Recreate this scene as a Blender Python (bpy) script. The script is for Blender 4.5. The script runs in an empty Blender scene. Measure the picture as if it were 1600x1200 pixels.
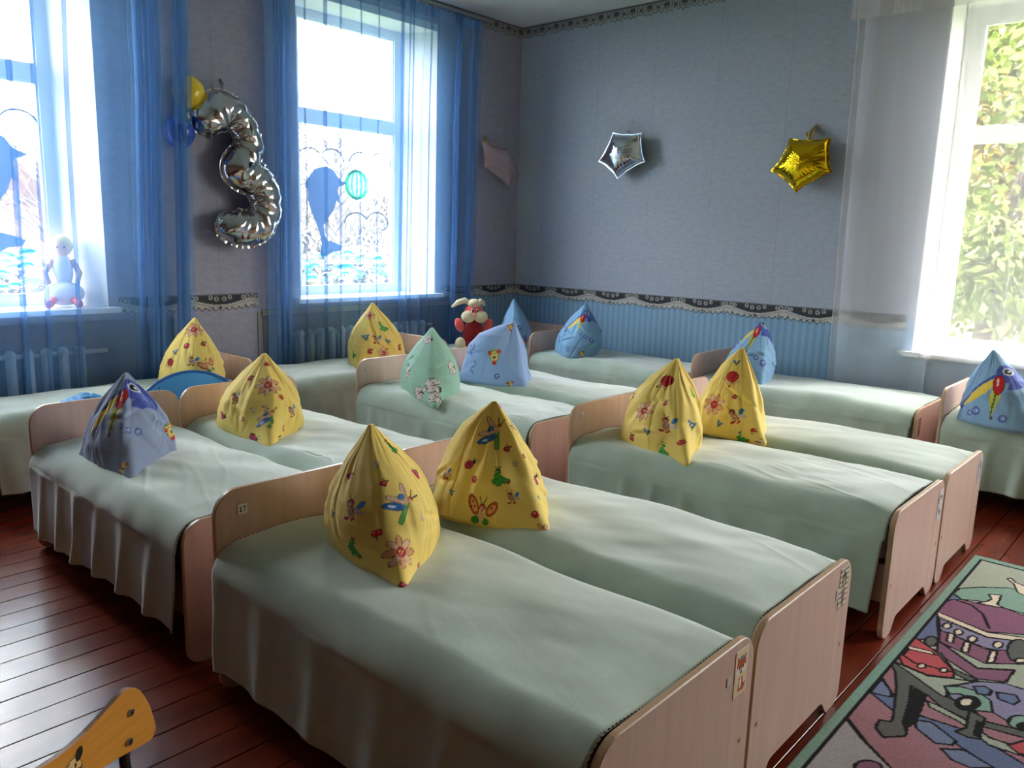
import bpy, bmesh, math, random
import numpy as np
from mathutils import Vector, Matrix

S = bpy.context.scene
COL = S.collection
PI = math.pi
# ------------------------------------------------------------------ camera, sky, sun, exposure
cam_data = bpy.data.cameras.new('camera')
cam_data.sensor_width = 36.0
cam_data.lens = 1243.5 / 1600 * 36
cam_data.clip_start = 0.05
cam_data.clip_end = 300
cam = bpy.data.objects.new('camera', cam_data)
COL.objects.link(cam)
CF = Vector((-0.65481525, 0.73382624, -0.18087574))
CR = Vector((0.74230213, 0.66945074, 0.02869243))
CU = Vector((-0.14214265, 0.1154762, 0.98308734))
m4 = Matrix.Identity(4)
for i in range(3):
    m4[i][0] = CR[i]; m4[i][1] = CU[i]; m4[i][2] = -CF[i]
m4[0][3], m4[1][3], m4[2][3] = 0.70337, -0.55055, 1.33676
cam.matrix_world = m4
S.camera = cam
S.view_settings.view_transform = 'Standard'
S.view_settings.look = 'None'
S.view_settings.gamma = 1.0
S.view_settings.use_curve_mapping = False
S.view_settings.exposure = 1.4
S.cycles.max_bounces = 10
S.cycles.diffuse_bounces = 5
S.cycles.glossy_bounces = 4
S.cycles.transmission_bounces = 6
S.cycles.transparent_max_bounces = 24
S.cycles.caustics_reflective = False
S.cycles.caustics_refractive = False
S.cycles.sample_clamp_indirect = 6.0
S.cycles.use_denoising = True

SKY_STRENGTH = 13.0
world = bpy.data.worlds.new('overcast_sky')
S.world = world
world.use_nodes = True
wn = world.node_tree
wn.nodes.clear()
wo = wn.nodes.new('ShaderNodeOutputWorld')
wb = wn.nodes.new('ShaderNodeBackground')
wb.inputs['Color'].default_value = (1.0, 0.985, 0.97, 1)
wb.inputs['Strength'].default_value = SKY_STRENGTH
wn.links.new(wb.outputs[0], wo.inputs[0])

sun_d = bpy.data.lights.new('sun', 'SUN')
sun_d.energy = 2.0
sun_d.angle = math.radians(6)
sun_d.color = (1.0, 0.93, 0.78)
sun = bpy.data.objects.new('sun', sun_d)
COL.objects.link(sun)
sun.rotation_euler = Vector((-0.35, 0.75, -0.85)).to_track_quat('-Z', 'Y').to_euler()

XA, YB, ZC, ZB = -4.115, 4.85, 3.10, 0.926
X1, Y1 = 3.4, -2.9          # the walls behind the camera

def portal(loc, direction, sx, sy):
    d = bpy.data.lights.new('window_portal', 'AREA')
    d.shape = 'RECTANGLE'; d.size = sx; d.size_y = sy
    d.cycles.is_portal = True
    o = bpy.data.objects.new('window_portal', d)
    COL.objects.link(o)
    o.location = loc
    o.rotation_euler = Vector(direction).to_track_quat('-Z', 'Y').to_euler()

WIN_A = [(0.08, 1.32), (2.61, 3.87)]   # openings along wall_left (y)
WIN_B = [(-0.745, 0.755), (1.75, 3.05)]                 # openings along wall_back (x)
for a, b in WIN_A:
    portal((-4.5, (a + b) / 2, 1.86), (1, 0, 0), 1.15, 2.0)
for a, b in WIN_B:
    portal(((a + b) / 2, 5.25, 1.72), (0, -1, 0), 1.3, 2.0)

# ------------------------------------------------------------------ helpers
def lin(c):
    r = []
    for v in c[:3]:
        v = v / 255.0
        r.append(v / 12.92 if v <= 0.04045 else ((v + 0.055) / 1.055) ** 2.4)
    return tuple(r) + (1.0,)

def mat(name, color=(200, 200, 200), rough=0.6, metal=0.0, sheen=0.0, spec=0.5, coat=0.0, bump=None, attr=False,
        var=None, emit=None):
    """procedural material: colour (or painted attribute) with optional noise variation and bump"""
    m = bpy.data.materials.new(name)
    m.use_nodes = True
    nt = m.node_tree
    b = nt.nodes['Principled BSDF']
    b.inputs['Base Color'].default_value = lin(color)
    b.inputs['Roughness'].default_value = rough
    b.inputs['Metallic'].default_value = metal
    b.inputs['Specular IOR Level'].default_value = spec
    b.inputs['Sheen Weight'].default_value = sheen
    b.inputs['Sheen Roughness'].default_value = 0.45
    b.inputs['Coat Weight'].default_value = coat
    src = None
    tc = nt.nodes.new('ShaderNodeTexCoord')
    if attr:
        a = nt.nodes.new('ShaderNodeAttribute'); a.attribute_name = 'Col'
        src = a.outputs['Color']
        nt.links.new(src, b.inputs['Base Color'])
    if var:
        sc, amt = var[:2]
        st = var[2] if len(var) > 2 else (1, 1, 1)
        mp = nt.nodes.new('ShaderNodeMapping'); mp.inputs['Scale'].default_value = st
        nz = nt.nodes.new('ShaderNodeTexNoise'); nz.inputs['Scale'].default_value = sc
        nz.inputs['Detail'].default_value = 6
        nt.links.new(tc.outputs['Object'], mp.inputs[0]); nt.links.new(mp.outputs[0], nz.inputs['Vector'])
        hs = nt.nodes.new('ShaderNodeHueSaturation')
        mr = nt.nodes.new('ShaderNodeMapRange')
        mr.inputs['From Min'].default_value = 0.3; mr.inputs['From Max'].default_value = 0.7
        mr.inputs['To Min'].default_value = 1 - amt; mr.inputs['To Max'].default_value = 1 + amt
        nt.links.new(nz.outputs['Fac'], mr.inputs['Value']); nt.links.new(mr.outputs[0], hs.inputs['Value'])
        hs.inputs['Color'].default_value = lin(color)
        if src: nt.links.new(src, hs.inputs['Color'])
        nt.links.new(hs.outputs[0], b.inputs['Base Color'])
    if bump:
        sc, strength = bump[:2]
        st = bump[2] if len(bump) > 2 else (1, 1, 1)
        dist = bump[3] if len(bump) > 3 else 0.004
        mp = nt.nodes.new('ShaderNodeMapping'); mp.inputs['Scale'].default_value = st
        nz = nt.nodes.new('ShaderNodeTexNoise'); nz.inputs['Scale'].default_value = sc
        nz.inputs['Detail'].default_value = 5
        bp = nt.nodes.new('ShaderNodeBump'); bp.inputs['Strength'].default_value = strength
        bp.inputs['Distance'].default_value = dist
        nt.links.new(tc.outputs['Object'], mp.inputs[0]); nt.links.new(mp.outputs[0], nz.inputs['Vector'])
        nt.links.new(nz.outputs['Fac'], bp.inputs['Height']); nt.links.new(bp.outputs[0], b.inputs['Normal'])
    if emit:
        b.inputs['Emission Color'].default_value = lin(color)
        b.inputs['Emission Strength'].default_value = emit
    return m

def sheer(name, color, opacity, tint=(255, 255, 255), through=0.55):
    m = bpy.data.materials.new(name); m.use_nodes = True
    nt = m.node_tree; nt.nodes.clear()
    out = nt.nodes.new('ShaderNodeOutputMaterial')
    tr = nt.nodes.new('ShaderNodeBsdfTransparent'); tr.inputs[0].default_value = lin(tint)
    df = nt.nodes.new('ShaderNodeBsdfDiffuse'); df.inputs[0].default_value = lin(color)
    tl = nt.nodes.new('ShaderNodeBsdfTranslucent'); tl.inputs[0].default_value = lin(color)
    m1 = nt.nodes.new('ShaderNodeMixShader'); m1.inputs[0].default_value = through
    m2 = nt.nodes.new('ShaderNodeMixShader')
    # fine vertical thread variation of the weave
    tc = nt.nodes.new('ShaderNodeTexCoord')
    mp = nt.nodes.new('ShaderNodeMapping'); mp.inputs['Scale'].default_value = (9, 9, 0.3)
    nz = nt.nodes.new('ShaderNodeTexNoise'); nz.inputs['Scale'].default_value = 1.0
    mr = nt.nodes.new('ShaderNodeMapRange')
    mr.inputs['From Min'].default_value = 0.3; mr.inputs['From Max'].default_value = 0.7
    mr.inputs['To Min'].default_value = opacity - 0.02; mr.inputs['To Max'].default_value = opacity + 0.02
    L = nt.links.new
    L(tc.outputs['Object'], mp.inputs[0]); L(mp.outputs[0], nz.inputs['Vector']); L(nz.outputs['Fac'], mr.inputs['Value'])
    L(mr.outputs[0], m2.inputs[0])
    L(df.outputs[0], m1.inputs[1]); L(tl.outputs[0], m1.inputs[2])
    L(tr.outputs[0], m2.inputs[1]); L(m1.outputs[0], m2.inputs[2]); L(m2.outputs[0], out.inputs[0])
    return m

def tag(o, label=None, cat=None, group=None, kind=None):
    if label: o['label'] = label
    if cat: o['category'] = cat
    if group: o['group'] = group
    if kind: o['kind'] = kind
    return o

def empty(name, loc=(0, 0, 0), rotz=0.0):
    o = bpy.data.objects.new(name, None)
    o.empty_display_size = 0.1
    COL.objects.link(o)
    o.location = loc
    o.rotation_euler = (0, 0, rotz)
    return o

def mesh_obj(name, verts, faces, material, parent=None, smooth=False, loc=None, mats=None, fmat=None):
    me = bpy.data.meshes.new(name)
    if isinstance(verts, np.ndarray): verts = verts.tolist()
    if isinstance(faces, np.ndarray): faces = faces.tolist()
    me.from_pydata(verts, [], faces)
    for m_ in (mats or [material]): me.materials.append(m_)
    if fmat is not None: me.polygons.foreach_set('material_index', fmat)
    if smooth: me.polygons.foreach_set('use_smooth', [True] * len(me.polygons))
    me.update()
    o = bpy.data.objects.new(name, me)
    COL.objects.link(o)
    if parent: o.parent = parent
    if loc: o.location = loc
    return o

class MB:
    """collects shapes and links them as one mesh object"""
    def __init__(s): s.v = []; s.f = []; s.mi = []
    def add(s, vs, fs, mi=0):
        n = len(s.v); s.v += [tuple(v) for v in vs]; s.f += [tuple(i + n for i in f) for f in fs]; s.mi += [mi] * len(fs)
        return s
    def box(s, x0, x1, y0, y1, z0, z1, mi=0, bev=0.0):
        if bev > 0:
            bm = bmesh.new()
            bmesh.ops.create_cube(bm, size=1)
            for v in bm.verts:
                v.co = Vector(((x0 + x1) / 2 + v.co.x * (x1 - x0), (y0 + y1) / 2 + v.co.y * (y1 - y0), (z0 + z1) / 2 + v.co.z * (z1 - z0)))
            bmesh.ops.bevel(bm, geom=bm.edges[:], offset=bev, segments=2, affect='EDGES', profile=0.5)
            bm.verts.index_update()
            s.add([v.co[:] for v in bm.verts], [[v.index for v in f.verts] for f in bm.faces], mi)
            bm.free(); return s
        vs = [(x, y, z) for x in (x0, x1) for y in (y0, y1) for z in (z0, z1)]
        return s.add(vs, [(0, 1, 3, 2), (4, 6, 7, 5), (0, 4, 5, 1), (2, 3, 7, 6), (0, 2, 6, 4), (1, 5, 7, 3)], mi)
    def tube(s, pts, r, n=10, mi=0, cap=True, flat=None):
        pts = [Vector(p) for p in pts]
        rs = r if isinstance(r, (list, tuple)) else [r] * len(pts)
        rings = []
        up = Vector((0, 0, 1))
        for i, p in enumerate(pts):
            d = (pts[min(i + 1, len(pts) - 1)] - pts[max(i - 1, 0)]).normalized()
            a = d.cross(up if abs(d.dot(up)) < 0.95 else Vector((1, 0, 0))).normalized()
            b = d.cross(a).normalized()
            rings.append([p + (a * math.cos(t) + b * math.sin(t)) * rs[i] for t in [2 * PI * k / n for k in range(n)]])
        vs = [v for ring in rings for v in ring]
        fs = []
        for i in range(len(pts) - 1):
            for k in range(n):
                k2 = (k + 1) % n
                fs.append((i * n + k, i * n + k2, (i + 1) * n + k2, (i + 1) * n + k))
        if cap:
            fs.append(tuple(range(n))[::-1]); fs.append(tuple((len(pts) - 1) * n + k for k in range(n)))
        return s.add(vs, fs, mi)
    def ball(s, c, r, n=16, mi=0, rot=None, fn=None):
        rx, ry, rz = (r, r, r) if not isinstance(r, (list, tuple)) else r
        vs = [(0, 0, -1)]; h = n // 2
        for i in range(1, h):
            t = PI * i / h - PI / 2
            for k in range(n):
                a = 2 * PI * k / n
                vs.append((math.cos(t) * math.cos(a), math.cos(t) * math.sin(a), math.sin(t)))
        vs.append((0, 0, 1))
        fs = []
        for k in range(n): fs.append((0, 1 + (k + 1) % n, 1 + k))
        for i in range(h - 2):
            for k in range(n):
                a = 1 + i * n + k; b = 1 + i * n + (k + 1) % n
                fs.append((a, b, b + n, a + n))
        last = len(vs) - 1
        for k in range(n): fs.append((last, last - n + k, last - n + (k + 1) % n))
        out = []
        for v in vs:
            p = Vector((v[0] * rx, v[1] * ry, v[2] * rz))
            if fn: p = fn(p)
            if rot: p = rot @ p
            out.append(p + Vector(c))
        return s.add(out, fs, mi)
    def prism(s, poly, axis, a0, a1, mi=0, rim_mi=None):
        """extrude 2D outline along an axis ('x': poly=(y,z), 'y': poly=(x,z), 'z': poly=(x,y))"""
        def P(p, a): return {'x': (a, p[0], p[1]), 'y': (p[0], a, p[1]), 'z': (p[0], p[1], a)}[axis]
        n = len(poly)
        base = len(s.v)
        s.add([P(p, a0) for p in poly] + [P(p, a1) for p in poly], [])
        fs = [tuple(base + i for i in range(n))[::-1], tuple(base + n + i for i in range(n))]
        s.f += fs; s.mi += [mi, mi]
        for i in range(n):
            j = (i + 1) % n
            s.f.append((base + i, base + j, base + n + j, base + n + i)); s.mi.append(mi if rim_mi is None else rim_mi)
        return s
    def build(s, name, material, parent=None, smooth=False, loc=None, fix=True):
        mats = material if isinstance(material, list) else [material]
        o = mesh_obj(name, s.v, s.f, None, parent, smooth, loc, mats=mats, fmat=s.mi)
        if fix:
            bm = bmesh.new(); bm.from_mesh(o.data)
            bmesh.ops.recalc_face_normals(bm, faces=bm.faces[:])
            bm.to_mesh(o.data); bm.free()
        return o

def copy_tree(o, parent=None, loc=None, label=None):
    c = o.copy(); COL.objects.link(c)
    if parent: c.parent = parent
    if loc: c.location = loc
    if label: c['label'] = label
    for ch in list(o.children): copy_tree(ch, c)
    return c

# numpy value noise -----------------------------------------------------------
_rs = np.random.RandomState(7)
_tab = _rs.rand(256, 256)
def vnoise(x, y, seed=0):
    x = np.asarray(x, float) + seed * 17.3; y = np.asarray(y, float) + seed * 9.7
    xi = np.floor(x).astype(int); yi = np.floor(y).astype(int)
    fx = x - xi; fy = y - yi
    fx = fx * fx * (3 - 2 * fx); fy = fy * fy * (3 - 2 * fy)
    T = lambda a, b: _tab[a & 255, b & 255]
    return (T(xi, yi) * (1 - fx) + T(xi + 1, yi) * fx) * (1 - fy) + (T(xi, yi + 1) * (1 - fx) + T(xi + 1, yi + 1) * fx) * fy
def fbm(x, y, seed=0, o=3):
    s = 0; a = 1; t = 0
    for i in range(o):
        s = s + a * (vnoise(x * 2 ** i, y * 2 ** i, seed + i * 3) - 0.5); t += a; a *= 0.5
    return s / t * 2

def grid_faces(nu, nv, wrap=False):
    i, j = np.meshgrid(np.arange(nu if wrap else nu - 1), np.arange(nv - 1), indexing='ij')
    i = i.ravel(); j = j.ravel(); i2 = (i + 1) % nu
    return np.stack([i * nv + j, i2 * nv + j, i2 * nv + j + 1, i * nv + j + 1], 1)

def fast_mesh(name, V, Fq, material, parent=None, smooth=True, col=None, keep=None):
    """quad mesh from numpy arrays, optional point colours"""
    V = np.asarray(V, np.float32); Fq = np.asarray(Fq, np.int32)
    if keep is not None:
        Fq = Fq[keep]
        used = np.unique(Fq); mp = np.full(len(V), -1, np.int32); mp[used] = np.arange(len(used))
        V = V[used]; Fq = mp[Fq]
        if col is not None: col = col[used]
    me = bpy.data.meshes.new(name)
    me.vertices.add(len(V)); me.vertices.foreach_set('co', V.ravel())
    me.loops.add(Fq.size); me.loops.foreach_set('vertex_index', Fq.ravel())
    me.polygons.add(len(Fq)); me.polygons.foreach_set('loop_start', np.arange(0, Fq.size, Fq.shape[1], dtype=np.int32))
    me.polygons.foreach_set('loop_total', np.full(len(Fq), Fq.shape[1], np.int32))
    if smooth: me.polygons.foreach_set('use_smooth', np.ones(len(Fq), bool))
    me.materials.append(material)
    me.update(calc_edges=True); me.validate()
    if col is not None:
        ca = me.color_attributes.new('Col', 'FLOAT_COLOR', 'POINT')
        c4 = np.ones((len(V), 4), np.float32); c4[:, :3] = col
        ca.data.foreach_set('color', c4.ravel())
    o = bpy.data.objects.new(name, me); COL.objects.link(o)
    if parent: o.parent = parent
    return o

# painting on points: a = across, b = up (metres or unit) ----------------------
def L3(c): return np.array(lin(c)[:3], np.float32)
def p_ell(C, a, b, cx, cy, rx, ry, rot, col, k=None):
    ca, sa = math.cos(rot), math.sin(rot)
    u = ((a - cx) * ca + (b - cy) * sa) / rx; v = (-(a - cx) * sa + (b - cy) * ca) / ry
    m = u * u + v * v < 1
    if k is not None: m &= k
    C[m] = L3(col)
def p_ring(C, a, b, cx, cy, r, w, col):
    d = np.hypot(a - cx, b - cy); C[np.abs(d - r) < w] = L3(col)
def inpoly(a, b, poly):
    m = np.zeros(a.shape, bool); n = len(poly)
    for i in range(n):
        x1, y1 = poly[i]; x2, y2 = poly[(i + 1) % n]
        if y1 == y2: continue
        c = ((y1 > b) != (y2 > b)) & (a < (x2 - x1) * (b - y1) / (y2 - y1) + x1)
        m ^= c
    return m
def p_poly(C, a, b, poly, col):
    C[inpoly(a, b, poly)] = L3(col)
def p_line(C, a, b, pts, w, col, closed=False):
    pts = list(pts) + ([pts[0]] if closed else [])
    m = np.zeros(a.shape, bool)
    for (x1, y1), (x2, y2) in zip(pts[:-1], pts[1:]):
        dx, dy = x2 - x1, y2 - y1; l2 = dx * dx + dy * dy + 1e-12
        t = np.clip(((a - x1) * dx + (b - y1) * dy) / l2, 0, 1)
        m |= np.hypot(a - x1 - t * dx, b - y1 - t * dy) < w
    C[m] = L3(col)
# ------------------------------------------------------------------ materials
M = {}
M['laminate'] = mat('pale_beech_laminate', (218, 184, 170), 0.42, var=(3.0, 0.07, (14, 14, 0.6)), spec=0.4)
M['edge'] = mat('laminate_edge_band', (206, 172, 140), 0.35, spec=0.5)
M['blanket'] = mat('mint_plush', (186, 204, 190), 0.85, sheen=1.0, spec=0.15, var=(4.5, 0.15, (1, 1.8, 1)), bump=(260, 0.25, (1, 1, 1), 0.0018))
M['stitch'] = mat('dark_olive_yarn', (86, 82, 38), 0.9)
M['mattress'] = mat('white_mattress_ticking', (200, 200, 196), 0.9)
M['painted_cloth'] = mat('printed_cotton', (255, 255, 255), 0.72, attr=True, sheen=0.12, spec=0.25, bump=(420, 0.12, (1, 1, 1), 0.002))
M['sticker'] = mat('printed_paper', (255, 255, 255), 0.45, attr=True, spec=0.4)
M['rug'] = mat('cut_pile_rug', (255, 255, 255), 0.95, attr=True, spec=0.1, bump=(500, 0.6, (1, 1, 1), 0.004), var=(220, 0.16))
M['plaster'] = mat('white_plaster', (226, 227, 224), 0.8, var=(3, 0.02))
M['ceiling'] = mat('whitewash', (205, 208, 208), 0.9, var=(1.5, 0.03))
M['pvc'] = mat('white_window_plastic', (232, 234, 236), 0.35)
M['sill'] = mat('white_sill_plastic', (238, 239, 240), 0.25)
M['radiator'] = mat('pale_blue_radiator_paint', (228, 234, 238), 0.4)
M['steel'] = mat('steel', (170, 172, 175), 0.3, metal=1.0)
M['black_metal'] = mat('black_painted_metal', (22, 22, 24), 0.4)
M['wood_chair'] = mat('varnished_plywood', (214, 148, 62), 0.3, var=(6, 0.12, (1, 1, 12)), coat=0.4)
M['wood_edge'] = mat('plywood_edge', (150, 95, 45), 0.5, var=(40, 0.2, (1, 1, 8)))
M['foil'] = mat('silver_foil', (190, 188, 190), 0.14, metal=1.0, bump=(9, 0.25, (1, 1, 1), 0.02))
M['foil_gold'] = mat('gold_foil', (224, 186, 28), 0.14, metal=1.0, bump=(14, 0.4, (1, 1, 1), 0.02))
M['foil_smooth'] = mat('smooth_silver_foil', (225, 228, 232), 0.1, metal=1.0)
M['latex_yellow'] = mat('yellow_latex', (240, 205, 20), 0.25, coat=0.3)
M['latex_blue'] = mat('blue_latex', (25, 75, 185), 0.25, coat=0.3)
M['nylon'] = mat('bright_blue_nylon', (50, 150, 215), 0.5, sheen=0.2, var=(5, 0.06))
M['ribbon'] = mat('straw_ribbon', (170, 155, 110), 0.5)
M['tulle_blue'] = sheer('blue_tulle', (116, 168, 226), 0.37, (246, 249, 253), 0.2)
M['tulle_white'] = sheer('white_tulle', (232, 228, 234), 0.36, (255, 253, 250), 0.10)

def glass_mat():
    m = bpy.data.materials.new('window_glass'); m.use_nodes = True
    nt = m.node_tree; nt.nodes.clear()
    out = nt.nodes.new('ShaderNodeOutputMaterial'); tr = nt.nodes.new('ShaderNodeBsdfTransparent')
    gl = nt.nodes.new('ShaderNodeBsdfGlossy'); gl.inputs['Roughness'].default_value = 0.02
    tr.inputs[0].default_value = (0.97, 0.98, 0.98, 1)
    mx = nt.nodes.new('ShaderNodeMixShader'); mx.inputs[0].default_value = 0.06
    nt.links.new(tr.outputs[0], mx.inputs[1]); nt.links.new(gl.outputs[0], mx.inputs[2]); nt.links.new(mx.outputs[0], out.inputs[0])
    return m
M['glass'] = glass_mat()

def decal_mat(name, color, fac):
    """thin translucent window paint"""
    m = bpy.data.materials.new(name); m.use_nodes = True
    nt = m.node_tree; nt.nodes.clear()
    out = nt.nodes.new('ShaderNodeOutputMaterial'); tr = nt.nodes.new('ShaderNodeBsdfTransparent')
    tr.inputs[0].default_value = lin(color)
    df = nt.nodes.new('ShaderNodeBsdfTranslucent'); df.inputs[0].default_value = lin(color)
    mx = nt.nodes.new('ShaderNodeMixShader'); mx.inputs[0].default_value = fac
    nt.links.new(tr.outputs[0], mx.inputs[1]); nt.links.new(df.outputs[0], mx.inputs[2]); nt.links.new(mx.outputs[0], out.inputs[0])
    return m
M['d_blue'] = decal_mat('blue_window_paint', (96, 112, 138), 0.8)
M['d_green'] = decal_mat('green_window_paint', (96, 190, 150), 0.6)
M['d_white'] = decal_mat('white_window_paint', (225, 235, 238), 0.5)
M['d_cyan'] = decal_mat('cyan_window_paint', (150, 200, 222), 0.5)
M['d_dark'] = decal_mat('grey_window_paint', (70, 72, 80), 0.9)

def wallpaper(name, seam_axis, base, stripes, stripe_y0=None):
    m = bpy.data.materials.new(name); m.use_nodes = True
    nt = m.node_tree; L = nt.links.new
    b = nt.nodes['Principled BSDF']; b.inputs['Roughness'].default_value = 0.75; b.inputs['Specular IOR Level'].default_value = 0.25
    tc = nt.nodes.new('ShaderNodeTexCoord'); sp = nt.nodes.new('ShaderNodeSeparateXYZ'); L(tc.outputs['Object'], sp.inputs[0])
    def math_(op, a, b_=None, c=None):
        n = nt.nodes.new('ShaderNodeMath'); n.operation = op
        for i, v in enumerate((a, b_, c)):
            if v is None: continue
            if isinstance(v, (int, float)): n.inputs[i].default_value = v
            else: L(v, n.inputs[i])
        return n.outputs[0]
    def mixc(f, a, c):
        n = nt.nodes.new('ShaderNodeMix'); n.data_type = 'RGBA'
        if isinstance(f, (int, float)): n.inputs[0].default_value = f
        else: L(f, n.inputs[0])
        for i, v in ((6, a), (7, c)):
            if isinstance(v, tuple): n.inputs[i].default_value = v
            else: L(v, n.inputs[i])
        return n.outputs[2]
    u = sp.outputs[seam_axis]; z = sp.outputs['Z']
    # crushed textile relief: fine horizontal fibres and larger mottling
    def noise(scale, st, det=5):
        mp = nt.nodes.new('ShaderNodeMapping'); mp.inputs['Scale'].default_value = st
        nz = nt.nodes.new('ShaderNodeTexNoise'); nz.inputs['Scale'].default_value = scale; nz.inputs['Detail'].default_value = det
        L(tc.outputs['Object'], mp.inputs[0]); L(mp.outputs[0], nz.inputs['Vector']); return nz.outputs['Fac']
    n1 = noise(44, (1, 1, 4)); n2 = noise(20, (1, 1, 2.0), 8)
    c0 = mixc(n1, lin(tuple(v - 14 for v in base)), lin(tuple(v + 12 for v in base)))
    c1 = mixc(math_('MULTIPLY', math_('SUBTRACT', math_('MULTIPLY', n2, 2.0), 0.5), 0.7), c0, lin(tuple(v - 20 for v in base)))
    seam = math_('LESS_THAN', math_('PINGPONG', math_('ADD', u, 0.11), 0.265), 0.0022)
    c2 = mixc(math_('MULTIPLY', seam, 0.30), c1, lin(tuple(v - 60 for v in base)))
    if stripes:
        s1 = math_('SINE', math_('MULTIPLY', u, 2 * PI / 0.052))
        s2 = math_('SINE', math_('MULTIPLY', u, 2 * PI / 0.0173))
        f = math_('ADD', math_('MULTIPLY', s1, 0.32), math_('ADD', math_('MULTIPLY', s2, 0.18), 0.5))
        st = mixc(f, lin((118, 156, 188)), lin((150, 182, 206)))
        low = math_('LESS_THAN', z, ZB - 0.03)
        if stripe_y0 is not None: low = math_('MULTIPLY', low, math_('GREATER_THAN', sp.outputs['Y'], stripe_y0))
        c2 = mixc(low, c2, st)
    L(c2, b.inputs['Base Color'])
    bp = nt.nodes.new('ShaderNodeBump'); bp.inputs['Strength'].default_value = 0.35; bp.inputs['Distance'].default_value = 0.003
    L(math_('ADD', n1, math_('MULTIPLY', n2, 1.5)), bp.inputs['Height']); L(bp.outputs[0], b.inputs['Normal'])
    return m
M['wall_left'] = wallpaper('grey_violet_wallpaper', 'Y', (170, 169, 186), True, 4.05)
M['wall_back'] = wallpaper('grey_blue_wallpaper', 'X', (172, 180, 194), True)

def floor_mat():
    m = bpy.data.materials.new('oxblood_floor_paint'); m.use_nodes = True
    nt = m.node_tree; L = nt.links.new; b = nt.nodes['Principled BSDF']
    tc = nt.nodes.new('ShaderNodeTexCoord')
    def noise(scale, st, det=6):
        mp = nt.nodes.new('ShaderNodeMapping'); mp.inputs['Scale'].default_value = st
        nz = nt.nodes.new('ShaderNodeTexNoise'); nz.inputs['Scale'].default_value = scale; nz.inputs['Detail'].default_value = det
        L(tc.outputs['Object'], mp.inputs[0]); L(mp.outputs[0], nz.inputs['Vector']); return nz.outputs['Fac']
    n1 = noise(3, (3, 0.7, 1)); n2 = noise(16, (1, 0.4, 1), 2); n3 = noise(70, (1, 0.3, 1), 2)
    cr = nt.nodes.new('ShaderNodeValToRGB'); cr.color_ramp.elements[0].color = lin((100, 34, 20)); cr.color_ramp.elements[1].color = lin((130, 50, 28))
    cr.color_ramp.elements[0].position = 0.3; cr.color_ramp.elements[1].position = 0.7
    L(n1, cr.inputs[0]); L(cr.outputs[0], b.inputs['Base Color'])
    mr = nt.nodes.new('ShaderNodeMapRange'); mr.inputs['To Min'].default_value = 0.22; mr.inputs['To Max'].default_value = 0.26
    mr.inputs['From Min'].default_value = 0.3; mr.inputs['From Max'].default_value = 0.7
    L(n2, mr.inputs['Value']); L(mr.outputs[0], b.inputs['Roughness'])
    b.inputs['Specular IOR Level'].default_value = 0.42
    ad = nt.nodes.new('ShaderNodeMath'); ad.operation = 'ADD'; L(n2, ad.inputs[0])
    ml = nt.nodes.new('ShaderNodeMath'); ml.operation = 'MULTIPLY'; ml.inputs[1].default_value = 0.25; L(n3, ml.inputs[0]); L(ml.outputs[0], ad.inputs[1])
    bp = nt.nodes.new('ShaderNodeBump'); bp.inputs['Strength'].default_value = 0.30; bp.inputs['Distance'].default_value = 0.003
    L(ad.outputs[0], bp.inputs['Height']); L(bp.outputs[0], b.inputs['Normal'])
    return m
M['floor'] = floor_mat()
M['subfloor'] = mat('dark_gap', (30, 12, 8), 0.9)

# ------------------------------------------------------------------ the room shell
def st(o): o['kind'] = 'structure'; return o
fl = st(MB().box(XA - .4, X1 + .3, Y1 - .3, YB + .4, -0.12, -0.022).build('floor', M['subfloor']))
pw = 0.1145
x = XA - 0.01
rnd = random.Random(3)
i = 0
while x < X1:
    dz = rnd.uniform(-0.0004, 0.0004)
    mb = MB(); c = 0.0011
    xa, xb, zt = x + 0.0018, x + pw - 0.0018, dz
    prof = [(xa, -0.022), (xb, -0.022), (xb, zt - c), (xb - c, zt), (xa + c, zt), (xa, zt - c)]
    mb.prism(prof, 'y', Y1, YB)
    mb.build('floor_plank', M['floor'], fl)
    x += pw; i += 1

def wall_boxes(name, boxes, material):
    mb = MB()
    for b in boxes: mb.box(*b)
    return st(mb.build(name, material))
TH = 0.42
# wall_left with three window openings and a radiator niche below each
ZA0, ZA1 = 0.845, 2.93
bx = []
ys = [Y1 - .3]
for a, b in sorted(WIN_A):
    ys += [a, b]
ys.append(YB + TH)
for k in range(0, len(ys), 2):
    bx.append((XA - TH, XA, ys[k], ys[k + 1], 0.80, ZC))
NICHE = [(-.30, 1.70), (2.28, 4.20)]            # radiator niches below the windows
yl = Y1 - .3
for a, b in NICHE:
    bx.append((XA - TH, XA, yl, a, 0, 0.80)); bx.append((XA - TH, XA - 0.13, a, b, 0, 0.80)); yl = b
bx.append((XA - TH, XA, yl, YB + TH, 0, 0.80))
for a, b in WIN_A:
    bx.append((XA - TH, XA, a, b, ZA1, ZC))
    bx.append((XA - TH, XA, a, b, 0.80, ZA0))
wall_boxes('wall_left', bx, M['wall_left'])
ZB0, ZB1 = 0.66, 2.80
bx = []
xs = [XA]
for a, b in sorted(WIN_B): xs += [a, b]
xs.append(X1 + .3)
for k in range(0, len(xs), 2): bx.append((xs[k], xs[k + 1], YB, YB + TH, 0, ZC))
for a, b in WIN_B:
    bx.append((a, b, YB, YB + TH, ZB1, ZC)); bx.append((a, b, YB, YB + TH, 0, ZB0))
wall_boxes('wall_back', bx, M['wall_back'])
M['wall_plain'] = mat('unseen_wall_bounce_brown', (138, 112, 96), 0.8, var=(5, 0.04))  # unseen walls: brown chosen to dim and warm the light they bounce
wall_boxes('wall_right', [(X1, X1 + .3, Y1 - .3, YB, 0, ZC)], M['wall_plain'])
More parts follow.
